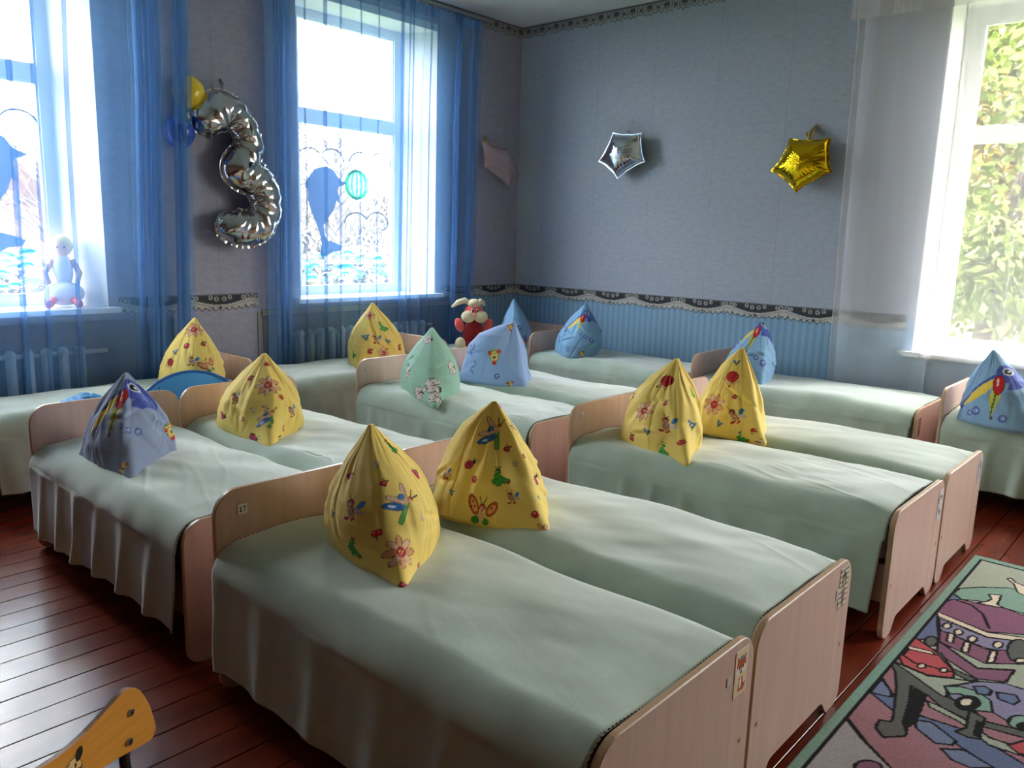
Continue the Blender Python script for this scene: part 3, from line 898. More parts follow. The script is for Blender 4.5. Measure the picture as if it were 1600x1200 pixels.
def grid_normals(V, nt, nz):
    G = V.reshape(nt, nz, 3)
    du = np.roll(G, -1, 0) - np.roll(G, 1, 0)
    dv = np.gradient(G, axis=1)
    N = np.cross(du, dv); N /= np.linalg.norm(N, axis=2, keepdims=True) + 1e-12
    return N.reshape(-1, 3)
PILLOWS = {
 'P1': {'corners': [(-0.686, 0.646), (-1.116, 0.71), (-1.226, 0.982), (-0.978, 1.041)], 'apex': (-1.04, 0.813, 0.809), 'seed': 1, 'sh': [1, 0, 0, 0], 'fat': 1.0, 'ridge': 0.012, 'wr': 0.011, 'nt': 420, 'nz': 200},
 'P2': {'corners': [(-0.685, 1.21), (-1.116, 1.097), (-1.306, 1.329), (-1.01, 1.554)], 'apex': (-1.025, 1.304, 0.812), 'shoulder': (-2.6, 0.35), 'seed': 2, 'sh': [1, 0.2, 0, 0.2], 'fat': 0.42, 'ridge': 0.02, 'wr': 0.014, 'nt': 400, 'nz': 200},
 'P3': {'corners': [(-2.547, 0.551), (-2.044, 0.559), (-2.327, 0.856), (-2.671, 0.922)], 'apex': (-2.409, 0.707, 0.782), 'seed': 3, 'sh': [0.4, 1, 0.5, 0], 'fat': 0.55, 'ridge': 0.03, 'wr': 0.016, 'fold': 0.0},
 'P4': {'corners': [(-2.679, 1.171), (-2.131, 1.154), (-2.402, 1.498), (-2.772, 1.502)], 'apex': (-2.481, 1.343, 0.794), 'seed': 4, 'sh': [0.2, 1, 0.2, 0], 'fat': 0.8, 'ridge': 0.02, 'wr': 0.014},
 'P5': {'corners': [(-3.812, 1.402), (-3.342, 1.455), (-3.469, 1.709), (-3.83, 1.737)], 'apex': (-3.613, 1.585, 0.84), 'seed': 5, 'sh': [0, 0, 0, 0], 'fat': 0.75, 'ridge': 0.015, 'wr': 0.014},
 'P6': {'corners': [(-3.449, 2.554), (-3.465, 3.03), (-3.855, 3.187), (-3.852, 2.813)], 'apex': (-3.678, 2.893, 0.868), 'seed': 6, 'sh': [0.6, 0.3, 0, 0], 'fat': 0.8, 'ridge': 0.02, 'wr': 0.02},
 'P7': {'corners': [(-2.786, 2.386), (-2.25, 2.178), (-2.503, 2.594), (-2.893, 2.738)], 'apex': (-2.613, 2.475, 0.825), 'seed': 7, 'sh': [0.2, 0.8, 0.3, 0], 'fat': 0.85, 'ridge': 0.018, 'wr': 0.01},
 'P8': {'corners': [(-2.838, 2.886), (-2.307, 2.955), (-2.466, 3.211), (-2.976, 3.25)], 'apex': (-2.586, 3.136, 0.825), 'shoulder': (-2.408, 0.95), 'seed': 8, 'sh': [0.6, 1, 0.3, 0.3], 'fat': 0.3, 'ridge': 0.02, 'wr': 0.012},
 'P9': {'corners': [(-3.406, 4.093), (-3.508, 4.423), (-3.836, 4.587), (-3.761, 4.293)], 'apex': (-3.659, 4.331, 0.843), 'seed': 9, 'sh': [0.3, 0, 0, 0], 'fat': 0.8, 'ridge': 0.015, 'wr': 0.012},
 'P10': {'corners': [(-2.993, 4.17), (-2.768, 4.178), (-2.913, 4.515), (-3.246, 4.553), (-3.206, 4.299)], 'apex': (-2.977, 4.398, 0.85), 'seed': 10, 'sh': [0, 0, 0, 0, 0], 'fat': 1.0, 'ridge': 0.012, 'wr': 0.016},
 'P11': {'corners': [(-1.745, 4.233), (-1.418, 4.221), (-1.48, 4.499), (-1.83, 4.595)], 'apex': (-1.564, 4.446, 0.842), 'seed': 11, 'sh': [0, 0.4, 0, 0], 'fat': 0.85, 'ridge': 0.015, 'wr': 0.012},
 'P12': {'corners': [(-0.308, 4.121), (0.09, 3.989), (0.088, 4.442), (-0.297, 4.524)], 'apex': (-0.177, 4.214, 0.83), 'seed': 12, 'sh': [0.3, 0, 0, 0], 'fat': 0.55, 'ridge': 0.015, 'wr': 0.012},
 'P13': {'corners': [(-1.259, 2.363), (-0.799, 2.216), (-0.967, 2.603), (-1.353, 2.753)], 'apex': (-1.066, 2.518, 0.835), 'shoulder': (-2.6, 0.25), 'seed': 13, 'sh': [0.3, 1, 0.3, 0], 'fat': 0.75, 'ridge': 0.022, 'wr': 0.018, 'nt': 300, 'nz': 150},
 'P14': {'corners': [(-1.117, 2.8), (-0.744, 2.795), (-0.907, 3.144), (-1.337, 3.172)], 'apex': (-1.001, 3.012, 0.85), 'shoulder': (-2.408, 0.3), 'seed': 14, 'sh': [0.3, 1, 0.2, 0], 'fat': 0.3, 'ridge': 0.02, 'wr': 0.012},
}
MOTIFS = {
 'P1': [('cat', -0.987, 0.841, 0.745, 0.03), ('ladybug', -0.941, 0.894, 0.669, 0.03), ('dragonfly', -0.844, 0.756, 0.643, 0.055), ('bee', -0.934, 0.667, 0.619, 0.042), ('cherry', -0.841, 0.674, 0.579, 0.022), ('cat', -0.922, 0.659, 0.521, 0.034), ('flower', -0.777, 0.703, 0.539, 0.045), ('ladybug', -0.862, 0.685, 0.445, 0.028), ('dot', -0.73, 0.668, 0.473, 0.012), ('small', -0.942, 0.752, 0.726, 0.012), ('berry', -1.007, 0.717, 0.687, 0.018), ('berry', -0.893, 0.74, 0.688, 0.018), ('small', -0.817, 0.809, 0.594, 0.01), ('berry', -0.79, 0.773, 0.475, 0.014), ('blue', -1.025, 0.669, 0.585, 0.014)],
 'P2': [('dragonfly', -0.98, 1.243, 0.724, 0.055), ('bee', -0.963, 1.332, 0.731, 0.028), ('dot', -1.012, 1.316, 0.798, 0.012), ('ladybug', -1.003, 1.173, 0.63, 0.024), ('dot', -0.971, 1.163, 0.59, 0.013), ('cat', -0.897, 1.195, 0.607, 0.036), ('butterfly', -0.924, 1.15, 0.497, 0.055), ('bee', -0.844, 1.202, 0.55, 0.026), ('dot', -0.77, 1.223, 0.513, 0.013), ('ladybug', -0.845, 1.311, 0.586, 0.026), ('flower', -0.719, 1.208, 0.469, 0.035), ('blue', -1.041, 1.135, 0.536, 0.015), ('berry', -0.921, 1.256, 0.682, 0.018), ('bee', -1.088, 1.146, 0.585, 0.026), ('berry', -0.876, 1.287, 0.661, 0.013), ('blue', -0.802, 1.278, 0.546, 0.015), ('small', -0.881, 1.253, 0.642, 0.011)],
 'P3': [('bird', -2.347, 0.632, 0.683, 0.13), ('bubble', -2.243, 0.612, 0.617, 0.011), ('bubble', -2.23, 0.631, 0.601, 0.013), ('bubble', -2.233, 0.667, 0.588, 0.015), ('bubble', -2.332, 0.55, 0.487, 0.012), ('bubble', -2.504, 0.575, 0.535, 0.014), ('fish', -2.147, 0.569, 0.49, 0.032), ('fish', -2.181, 0.697, 0.454, 0.03), ('fish', -2.31, 0.823, 0.554, 0.045)],
 'P4': [('flower', -2.334, 1.269, 0.681, 0.055), ('berry', -2.435, 1.245, 0.7, 0.022), ('dot', -2.425, 1.321, 0.755, 0.014), ('dot', -2.287, 1.302, 0.63, 0.014), ('dragonfly', -2.256, 1.211, 0.56, 0.055), ('bee', -2.271, 1.347, 0.563, 0.035), ('bee', -2.459, 1.186, 0.615, 0.04), ('ladybug', -2.529, 1.156, 0.528, 0.032), ('berry', -2.371, 1.166, 0.537, 0.018), ('berry', -2.237, 1.281, 0.503, 0.02), ('berry', -2.338, 1.42, 0.456, 0.018), ('ladybug', -2.297, 1.17, 0.468, 0.034), ('cat', -2.214, 1.24, 0.445, 0.036), ('small', -2.296, 1.348, 0.445, 0.015), ('small', -2.328, 1.186, 0.579, 0.014)],
 'P5': [('flower', -3.565, 1.554, 0.781, 0.05), ('dot', -3.533, 1.494, 0.699, 0.02), ('berry', -3.501, 1.575, 0.707, 0.025), ('blue', -3.599, 1.459, 0.659, 0.022), ('bee', -3.463, 1.489, 0.621, 0.04), ('snail', -3.617, 1.429, 0.597, 0.04), ('butterfly', -3.423, 1.563, 0.593, 0.05)],
 'P6': [('cat', -3.537, 2.867, 0.716, 0.05), ('flower', -3.622, 2.822, 0.79, 0.04), ('blue', -3.532, 2.72, 0.658, 0.035), ('bee', -3.496, 2.786, 0.642, 0.045), ('blue', -3.469, 2.861, 0.623, 0.025), ('berry', -3.492, 2.978, 0.571, 0.035), ('berry', -3.477, 2.717, 0.569, 0.03), ('flower', -3.455, 2.815, 0.549, 0.05), ('cat', -3.582, 2.656, 0.54, 0.035)],
 'P7': [('puppy', -2.583, 2.41, 0.762, 0.05), ('puppy', -2.389, 2.272, 0.547, 0.07), ('puppy', -2.483, 2.266, 0.487, 0.06), ('puppy', -2.335, 2.251, 0.495, 0.05), ('puppy', -2.425, 2.464, 0.616, 0.06), ('puppy', -2.64, 2.325, 0.582, 0.055)],
 'P8': [('fish', -2.584, 2.961, 0.622, 0.06), ('bubble', -2.531, 2.935, 0.508, 0.018), ('fish', -2.435, 2.944, 0.469, 0.032), ('fish', -2.579, 3.095, 0.794, 0.03), ('curl', -2.729, 2.93, 0.643, 0.05), ('curl', -2.694, 2.903, 0.541, 0.05)],
 'P9': [('bubble', -3.515, 4.244, 0.625, 0.022), ('bird', -3.463, 4.257, 0.509, 0.06)],
 'P10': [('bird', -2.944, 4.285, 0.735, 0.12), ('bubble', -2.873, 4.216, 0.64, 0.01), ('bubble', -2.839, 4.228, 0.623, 0.015), ('bubble', -2.803, 4.26, 0.597, 0.021), ('bubble', -3.092, 4.241, 0.575, 0.02), ('bubble', -2.952, 4.166, 0.519, 0.018), ('fish', -2.844, 4.195, 0.494, 0.032)],
 'P11': [('bird', -1.59, 4.371, 0.767, 0.12), ('bubble', -1.541, 4.267, 0.643, 0.011), ('bubble', -1.506, 4.272, 0.624, 0.017), ('bubble', -1.459, 4.278, 0.595, 0.022)],
 'P12': [('bird', -0.147, 4.096, 0.652, 0.16), ('bubble', -0.226, 4.101, 0.503, 0.016), ('bubble', -0.198, 4.087, 0.521, 0.022), ('bubble', -0.066, 4.046, 0.506, 0.02)],
 'P13': [('snail', -1.06, 2.419, 0.743, 0.05), ('flower', -1.103, 2.335, 0.619, 0.05), ('bee', -0.971, 2.314, 0.582, 0.05), ('berry', -1.016, 2.36, 0.664, 0.02), ('blue', -1.055, 2.289, 0.541, 0.022), ('berry', -1.147, 2.317, 0.496, 0.026), ('cherry', -0.883, 2.28, 0.531, 0.026), ('cat', -0.964, 2.275, 0.483, 0.036), ('flower', -0.887, 2.397, 0.45, 0.035), ('blue', -0.894, 2.379, 0.585, 0.03), ('bee', -1.23, 2.441, 0.647, 0.03), ('cat', -0.964, 2.486, 0.699, 0.03)],
 'P14': [('snail', -0.987, 2.901, 0.714, 0.05), ('flower', -1.04, 2.84, 0.588, 0.055), ('bee', -0.925, 2.846, 0.548, 0.05), ('berry', -0.951, 2.87, 0.635, 0.02), ('blue', -0.994, 2.949, 0.784, 0.022), ('cherry', -1.094, 2.921, 0.672, 0.022), ('blue', -0.988, 2.809, 0.509, 0.022), ('cherry', -0.828, 2.831, 0.502, 0.022), ('cat', -0.876, 2.807, 0.462, 0.036), ('small', -0.78, 2.801, 0.463, 0.02)],
}
# ------------------------------------------------------------------ beds
BW = 0.622
PT = 0.018
def arc(cx, cy, r, a0, a1, n=6):
    return [(cx + r * math.cos(a0 + (a1 - a0) * i / n), cy + r * math.sin(a0 + (a1 - a0) * i / n)) for i in range(n + 1)]
def panel_outline(w, h, rt):
    rb, f, c = .046, .108, .052
    p = []
    p += arc(rb, rb, rb, PI, 1.5 * PI, 4)
    p += [(f - .018, 0.0), (f - .004, .010), (f + .012, .03)] + [(f + .028, c - .004), (f + .045, c)]
    p += [(w - f - .045, c), (w - f - .028, c - .004), (w - f - .012, .03), (w - f + .004, .010), (w - f + .018, 0.0)]
    p += arc(w - rb, rb, rb, -PI / 2, 0, 4)
    p += arc(w - rt, h - rt, rt, 0, PI / 2, 8)
    p += arc(rt, h - rt, rt, PI / 2, PI, 8)
    return p
def panel_mesh(x0, h, rt):
    """board with an eased edge: outline inset on the two faces"""
    o = panel_outline(BW, h, rt); e = .0025
    cx, cy = BW / 2, h / 2
    n = len(o)
    ins = []
    for i in range(n):
        a, b, c = o[i - 1], o[i], o[(i + 1) % n]
        dx, dy = c[0] - a[0], c[1] - a[1]; l = math.hypot(dx, dy) or 1
        ins.append((b[0] - dy / l * e, b[1] + dx / l * e))
    q = MB()
    rings = [(x0, ins), (x0 + e, o), (x0 + PT - e, o), (x0 + PT, ins)]
    vs = [(x, p[0], p[1]) for x, pl in rings for p in pl]
    fs = [tuple(range(n)), tuple(range(3 * n, 4 * n))[::-1]]; mi = [0, 0]
    for r in range(3):
        for i in range(n):
            fs.append((r * n + i, r * n + (i + 1) % n, (r + 1) * n + (i + 1) % n, (r + 1) * n + i)); mi.append(1)
    q.v = vs; q.f = fs; q.mi = mi
    return q

def make_bed(name, label, loc, L, rotz=0.0, group=None):
    b = empty(name, loc, rotz)
    tag(b, label, 'bed', group or 'small kindergarten beds')
    mats = [M['laminate'], M['edge']]
    hb = panel_mesh(0, .61, .075).build('headboard', mats, b)
    fb = panel_mesh(L - PT, .465, .07).build('footboard', mats, b)
    for y in (.03, BW - .03 - .016):
        MB().box(PT, L - PT, y, y + .016, .13, .27, bev=.002).build('side_rail', M['laminate'], b)
    MB().box(PT, L - PT, .047, BW - .047, .235, .25).build('bed_base', M['laminate'], b)
    MB().box(PT + .006, L - PT - .006, .034, BW - .034, .2705, .41, bev=.03).build('mattress', M['mattress'], b, smooth=False)
    # screw caps on the outer faces near the rails
    for x, s in ((-.0015, 1), (L - .0005, 1)):
        for y in (.038, BW - .038):
            q = MB(); q.tube([(x, y, .20), (x + .002, y, .20)], .006, 10)
            q.build('screw_cap', M['edge'], hb if s == 1 and x < .1 else fb)
    return b

def blanket(label, bed, L, hang_n, hang_f, seed, amp=1.0, crown=.022, zt=.447, r=.08, wear=None, sag_n=0.0):
    loc = Vector(bed.location); rotz = bed.rotation_euler.z
    x0, x1 = PT + .005, L - PT - .006
    yo_n = -.012 if hang_n > .15 else .008
    yo_f = BW + .012 if hang_f > .15 else BW - .008
    nx = 190
    # cross-section by arc length
    vn, vf = hang_n - r, hang_f - r
    al = PI * r / 2; tl = (yo_f - yo_n) - 2 * r
    tot = vn + al + tl + al + vf
    ns = 150
    s = np.linspace(0, tot, ns); x = np.linspace(x0, x1, nx)
    Sg, Xg = np.meshgrid(s, x, indexing='ij')
    k = seed * 1.37
    Y = np.zeros_like(Sg); Z = np.zeros_like(Sg); NY = np.zeros_like(Sg)
    m1 = Sg < vn
    m2 = (Sg >= vn) & (Sg < vn + al)
    m3 = (Sg >= vn + al) & (Sg < vn + al + tl)
    m4_ = (Sg >= vn + al + tl) & (Sg < vn + 2 * al + tl)
    m5 = Sg >= vn + 2 * al + tl
    Y = np.where(m1, yo_n, Y); Z = np.where(m1, zt - r - (vn - Sg), Z)
    a = (Sg - vn) / r
    Y = np.where(m2, yo_n + r - r * np.cos(a), Y); Z = np.where(m2, zt - r + r * np.sin(a), Z)
    Y = np.where(m3, yo_n + r + (Sg - vn - al), Y); Z = np.where(m3, zt, Z)
    a = (Sg - vn - al - tl) / r
    Y = np.where(m4_, yo_f - r + r * np.sin(a), Y); Z = np.where(m4_, zt - r + r * np.cos(a), Z)
    Y = np.where(m5, yo_f, Y); Z = np.where(m5, zt - r - (Sg - vn - 2 * al - tl), Z)
    v = np.clip((Y - yo_n) / (yo_f - yo_n), 0, 1)
    top = np.clip((Z - (zt - r)) / r, 0, 1)
    xe = np.clip(np.minimum(Xg - x0, x1 - Xg) / .10, 0, 1)
    # soft bulk of the bedding under the blanket
    Z = Z + top * (crown * np.sin(PI * v) ** .6 * (.5 + .5 * xe) + .020 * amp * fbm(Xg * 2.6 + k, Y * 3.2 + k, seed, 2) + .004 * amp * fbm(Xg * 4 + 2, Y * 9 - Xg * 3, seed + 5, 2) * xe)
    Z -= top * .014 * np.exp(-((Xg - x0 - .28) / .22) ** 2) * np.sin(PI * v)
    # small tension creases running along the length
    Z += top * .0022 * amp * np.clip(1 - np.abs(fbm(Xg * 2.1 + 4, Y * 12 + Xg * 5, seed + 11, 2)) * 3.5, 0, 1) ** 2 * np.clip(fbm(Xg * 2, Y * 2, seed + 12, 1) * 3 + .3, 0, 1)
    # hanging sides: pleats growing towards the hem
    for m_, sg, H in ((m1, -1, hang_n), (m5, 1, hang_f)):
        dep = np.clip((zt - Z) / max(H, .05), 0, 1)
        ph = Xg * 30 + 7.0 * fbm(Xg * 1.6 + k, Xg * 0 + k, seed, 2)
        pl = (0.5 + 0.5 * np.sin(ph + dep * 1.2)) ** 3 * (0.4 + 0.9 * vnoise(Xg * 4 + k, dep * .5, seed + 3))
        out = dep ** 1.3 * (.022 * amp * pl + .010 * fbm(Xg * 5, dep * 2 + k, seed + 2, 2)) if H > .15 else 0
        Y = np.where(m_, Y + sg * out, Y)
        if H > .15:
            hem = .012 * fbm(Xg * 3 + k, Xg * 0 + 2, seed + 7, 2) + sag_n * ((Xg - x0) / (x1 - x0))
            Z = np.where(m_, Z - dep * hem, Z)
            Xg = np.where(m_, Xg - dep * .026 * np.clip((Xg - x0) / (x1 - x0) * 2 - 1, 0, 1) + dep * .008 * np.clip(1 - (Xg - x0) / (x1 - x0) * 2, 0, 1), Xg)
    for m_, sg in ((m2, -1), (m4_, 1)):
        Y = np.where(m_, Y + sg * (.010 * amp * fbm(Xg * 5 + k, Z * 8, seed + 6, 2)), Y)
    V = np.stack([Xg, Y, Z], -1)
    root = fast_mesh('blanket', V.reshape(-1, 3), grid_faces(ns, nx)[:, ::-1], M['blanket'])
    root.location = loc; root.rotation_euler = (0, 0, rotz)
    sm = root.modifiers.new('thickness', 'SOLIDIFY'); sm.thickness = .006; sm.offset = 1.0
    tag(root, label, 'blanket', 'mint green plush blankets')
    # hem stitching
    q_v, q_f = [], []
    def teeth(P, D, step=.0125):
        Lc = np.concatenate([[0], np.cumsum(np.linalg.norm(np.diff(P, axis=0), axis=1))])
        for t in np.arange(0, Lc[-1], step):
            p = np.array([np.interp(t, Lc, P[:, c]) for c in range(3)]); p2 = np.array([np.interp(min(t + .007, Lc[-1]), Lc, P[:, c]) for c in range(3)])
            d = np.array([np.interp(t, Lc, D[:, c]) for c in range(3)])
            tip = (p + p2) / 2 + d * .013; base = (p + p2) / 2 - d * .010
            off = np.cross(p2 - p, d); off = off / (np.linalg.norm(off) + 1e-9) * .0065
            n = len(q_v)
            q_v.extend([p - off * .2, p2 - off * .2, tip, base + off, base - off])
            q_f.extend([(n, n + 1, n + 2), (n, n + 3, n + 1), (n, n + 2, n + 3), (n + 1, n + 3, n + 2), (n, n + 1, n + 4)])
    down = np.array([0, 0, -1.0])
    if hang_n > .15: teeth(V[0], np.tile(down, (nx, 1)))
    if hang_f > .15: teeth(V[-1], np.tile(down, (nx, 1)))
    teeth(V[:, 0] + np.array([.002, 0, .004]), np.tile(np.array([-.5, 0, .3]), (ns, 1)))
    teeth(V[:, -1] + np.array([-.002, 0, .004]), np.tile(np.array([.5, 0, .3]), (ns, 1)))
    o = mesh_obj('hem_stitching', [tuple(p) for p in q_v], q_f, M['stitch'], root)
    o['kind'] = 'stuff'
    return root

BEDS = [
 # key, x_head, y_near, L, label, blanket (hang_n, hang_f, seed, amp), blanket label
 ('F1', -1.345, .487, 1.345, 'light beech bed nearest the camera, tag 17 on headboard, fox sticker on footboard', (.36, .10, 1, .65), 'mint plush blanket on the nearest bed, hanging down its near side'),
 ('F2', -1.345, 1.122, 1.345, 'light beech bed whose footboard has the striped card, second bed from the camera', (.13, .30, 2, .9), 'mint plush blanket on the bed with the striped card footboard'),
 ('L1', -2.850, .487, 1.321, 'light beech bed holding the blue pillow at the left, over the bare dark floor', (.345, .10, 3, 1.15), 'pleated mint plush blanket draped under the blue pillow at the left'),
 ('L2', -2.850, 1.115, 1.321, 'light beech bed with yellow pillow behind the left blue pillow bed', (.12, .30, 4, 1.2), 'mint plush blanket rumpled under the yellow pillow left of centre'),
 ('M1', -3.035, 2.262, 1.36, 'light beech bed in the middle holding the green puppy pillow', (.34, .10, 5, 1.3), 'mint plush blanket on the bed with the green pillow'),
 ('M2', -3.035, 2.895, 1.36, 'light beech bed in the middle holding the slumped pale blue pillow', (.12, .30, 6, 1.0), 'mint plush blanket on the bed with the slumped pale blue pillow'),
 ('R1', -1.415, 2.208, 1.393, 'light beech bed beside the rug corner, black and white sticker on its footboard', (.345, .10, 7, 1.1), 'mint plush blanket with long hanging side on the bed by the rug corner'),
 ('R2', -1.415, 2.850, 1.393, 'light beech bed at the right, with pale blue sticker at its footboard corner', (.12, .34, 8, 1.1), 'mint plush blanket on the bed with the pale blue footboard sticker'),
 ('W1', -3.335, 4.155, 1.37, 'light beech bed along the striped back wall, nearest the room corner', (.34, .2, 9, .9), 'mint plush blanket on the back wall bed nearest the corner'),
 ('W2', -1.900, 4.150, 1.414, 'light beech bed along the back wall in front of the white curtain edge', (.34, .2, 10, .9), 'mint plush blanket on the back wall bed beside the white curtain'),
 ('W3', -.372, 4.105, 1.36, 'light beech bed below the white curtained window at the right edge', (.34, .2, 11, 1.2), 'mint plush blanket on the bed below the white curtained window'),
]
BED = {}
for key, xh, yn, L, lab, bl, blab in BEDS:
    b = make_bed('bed', lab, (xh, yn, 0.0), L)
    BED[key] = (b, L)
    blanket(blab, b, L, bl[0], bl[1], bl[2], bl[3])
ABEDS = [('A1', 1.815, 'light beech bed along the left wall below the leftmost window', 'mint plush blanket on the bed below the leftmost window', 12),
         ('A2', 3.331, 'light beech bed along the left wall below the dolphin window', 'mint plush blanket on the bed below the dolphin window', 13),
         ('A3', 4.822, 'light beech bed in the room corner under the plush rabbit', 'mint plush blanket in the room corner under the plush rabbit', 14)]
for key, yh, lab, blab, sd in ABEDS:
    b = make_bed('bed', lab, (-3.995, yh, 0.0), 1.36, rotz=-PI / 2)
    BED[key] = (b, 1.36)
    blanket(blab, b, 1.36, .10, .35, sd, 1.0)

def part(key, name): return next(c for c in BED[key][0].children if c.name.split('.')[0] == name)
# tags and stickers -------------------------------------------------------------------
def card(name, parent, loc, w, h, paint, res, base=(240, 238, 232), axis='x+', label=None, m_='sticker'):
    """flat printed card facing +x (local), painted in metres from its centre: a right, b up"""
    nu, nv = max(2, int(w / res)), max(2, int(h / res))
    u = np.linspace(-w / 2, w / 2, nu); v = np.linspace(-h / 2, h / 2, nv)
    A, B = np.meshgrid(u, v, indexing='ij')
    C = np.zeros((nu * nv, 3), np.float32); C[:] = L3(base)
    paint(C, A.ravel(), B.ravel())
    z = np.zeros_like(A)
    if axis == 'x+': V = np.stack([z, A, B], -1)
    else: V = np.stack([z, -A, B], -1)
    o = fast_mesh(name, V.reshape(-1, 3), grid_faces(nu, nv) if axis == 'x+' else grid_faces(nu, nv)[:, ::-1], M[m_], parent=parent, smooth=False, col=C)
    o.location = loc
    sm = o.modifiers.new('paper', 'SOLIDIFY'); sm.thickness = .0006; sm.offset = 1
    if label: o['label'] = label
    return o
def digits(C, a, b, s, ch, ox):
    seg = {'1': [[(-.2, .3), (0, .5), (0, -.5)], [(-.22, -.5), (.22, -.5)]], '7': [[(-.3, .5), (.3, .5), (-.05, -.5)]],
           '3': [[(-.25, .5), (.25, .5), (0, .1), (.28, -.1), (.2, -.45), (-.25, -.45)]], '2': [[(-.25, .3), (0, .5), (.25, .3), (-.28, -.5), (.28, -.5)]]}
    for l in seg[ch]: p_line(C, a, b, [(ox + x * s, y * s) for x, y in l], s * .10, (20, 20, 22))
def paint17(C, a, b): digits(C, a, b, .013, '1', -.0055); digits(C, a, b, .013, '7', .006)
card('number_sticker', part('F1', 'headboard'), (PT + .0012, .085, .545), .030, .030, paint17, .001, label='white tag printed 17')
def paintsmall(C, a, b): p_ring(C, a, b, 0, 0.001, .006, .002, (60, 60, 62)); p_line(C, a, b, [(.002, -.004), (.009, -.010)], .0018, (60, 60, 62))
card('number_sticker', part('R1', 'headboard'), (PT + .0012, .075, .555), .026, .026, paintsmall, .0013)
card('number_sticker', part('M1', 'headboard'), (PT + .0012, .05, .545), .018, .018, paintsmall, .0018)
card('number_sticker', part('W1', 'headboard'), (PT + .0012, .06, .55), .024, .024, paintsmall, .0018)
card('number_sticker', part('W2', 'headboard'), (PT + .0012, .06, .55), .024, .024, paintsmall, .0018)
card('number_sticker', part('A1', 'headboard'), (PT + .0012, BW - .05, .55), .024, .024, paintsmall, .0018)
def fox(C, a, b):
    O = (196, 92, 50); W = (245, 240, 235)
    p_poly(C, a, b, [(-.012, -.046), (.014, -.046), (.010, -.012), (-.008, -.012)], O)
    p_ell(C, a, b, .016, -.036, .008, .014, -.5, O); p_ell(C, a, b, .020, -.026, .004, .006, -.5, W)
    p_ell(C, a, b, 0, -.026, .005, .014, 0, W)
    p_poly(C, a, b, [(-.021, .022), (-.020, .044), (-.006, .032)], O); p_poly(C, a, b, [(.021, .022), (.020, .044), (.006, .032)], O)
    p_ell(C, a, b, 0, .016, .023, .019, 0, O)
    p_ell(C, a, b, -.013, .006, .011, .010, .4, W); p_ell(C, a, b, .013, .006, .011, .010, -.4, W)
    p_ell(C, a, b, -.009, .012, .0035, .0045, 0, (30, 40, 60)); p_ell(C, a, b, .009, .012, .0035, .0045, 0, (30, 40, 60))
    p_ell(C, a, b, 0, .001, .004, .003, 0, (30, 20, 20))
    p_ell(C, a, b, 0, .036, .008, .005, 0, (90, 150, 190))
card('character_sticker', part('F1', 'footboard'), (BED['F1'][1] + .0006, BW - .066, .385), .062, .115, fox, .0015, base=(238, 218, 176), label='cream card with an orange fox')
def triangle(C, a, b): p_poly(C, a, b, [(-.006, -.008), (.008, -.006), (.004, .010)], (225, 215, 218))
card('number_sticker', part('F1', 'footboard'), (BED['F1'][1] + .0006, BW - .124, .385), .02, .022, triangle, .002, base=(214, 196, 192))
def girl(C, a, b):
    for k in range(8): C[np.abs(b - (-.06 + k * .016)) < .003] = L3((120, 130, 105))
    p_ell(C, a, b, 0, .022, .017, .024, 0, (62, 40, 38)); p_ell(C, a, b, 0, .016, .010, .014, 0, (205, 160, 140))
    p_poly(C, a, b, [(-.014, -.004), (.014, -.004), (.010, -.04), (-.010, -.04)], (150, 92, 112))
    p_line(C, a, b, [(-.005, -.04), (-.004, -.055)], .003, (70, 50, 60)); p_line(C, a, b, [(.005, -.04), (.004, -.055)], .003, (70, 50, 60))
    p_ell(C, a, b, -.004, .018, .0015, .002, 0, (20, 20, 20)); p_ell(C, a, b, .004, .018, .0015, .002, 0, (20, 20, 20))
card('character_sticker', part('F2', 'footboard'), (BED['F2'][1] + .0006, BW - .062, .385), .066, .12, girl, .0015, base=(226, 222, 196), label='striped card with a dark haired girl')
card('number_sticker', part('F2', 'footboard'), (BED['F2'][1] + .0006, BW - .105, .375), .02, .03, lambda C, a, b: p_ring(C, a, b, 0, 0, .005, .0015, (150, 130, 130)), .002, base=(222, 208, 206))
def puppycard(C, a, b):
    p_ell(C, a, b, 0, .02, .02, .018, 0, (60, 58, 62)); p_ell(C, a, b, 0.002, .016, .015, .014, 0, (238, 236, 236))
    p_ell(C, a, b, -.018, .018, .006, .014, .3, (50, 48, 52)); p_ell(C, a, b, .018, .024, .006, .010, -.3, (50, 48, 52))
    p_line(C, a, b, [(-.012, -.01), (-.004, -.03), (.012, -.045)], .003, (60, 58, 62)); p_ell(C, a, b, .008, -.028, .007, .010, .4, (60, 58, 62))
card('character_sticker', part('R1', 'footboard'), (BED['R1'][1] + .0006, BW - .052, .365), .058, .12, puppycard, .002, base=(222, 214, 218), label='white card with a black outlined puppy')
def bluecard(C, a, b):
    p_ell(C, a, b, .008, .02, .012, .024, .1, (84, 86, 110)); p_poly(C, a, b, [(-.004, 0), (.018, 0), (.012, -.04), (0, -.04)], (110, 118, 140))
card('character_sticker', part('R2', 'footboard'), (BED['R2'][1] + .0006, BW - .05, .375), .058, .115, bluecard, .002, base=(196, 202, 216), label='pale blue card')
def inkcard(C, a, b):
    p_line(C, a, b, [(-.015, .04), (.006, .048), (-.006, .03), (.014, .02)], .003, (50, 45, 45)); p_ell(C, a, b, .004, 0, .009, .008, 0, (35, 32, 34))
    p_line(C, a, b, [(-.012, -.02), (.002, -.012), (.010, -.035), (-.008, -.045)], .0035, (45, 40, 42)); p_ell(C, a, b, -.006, -.03, .006, .008, 0, (60, 55, 60))
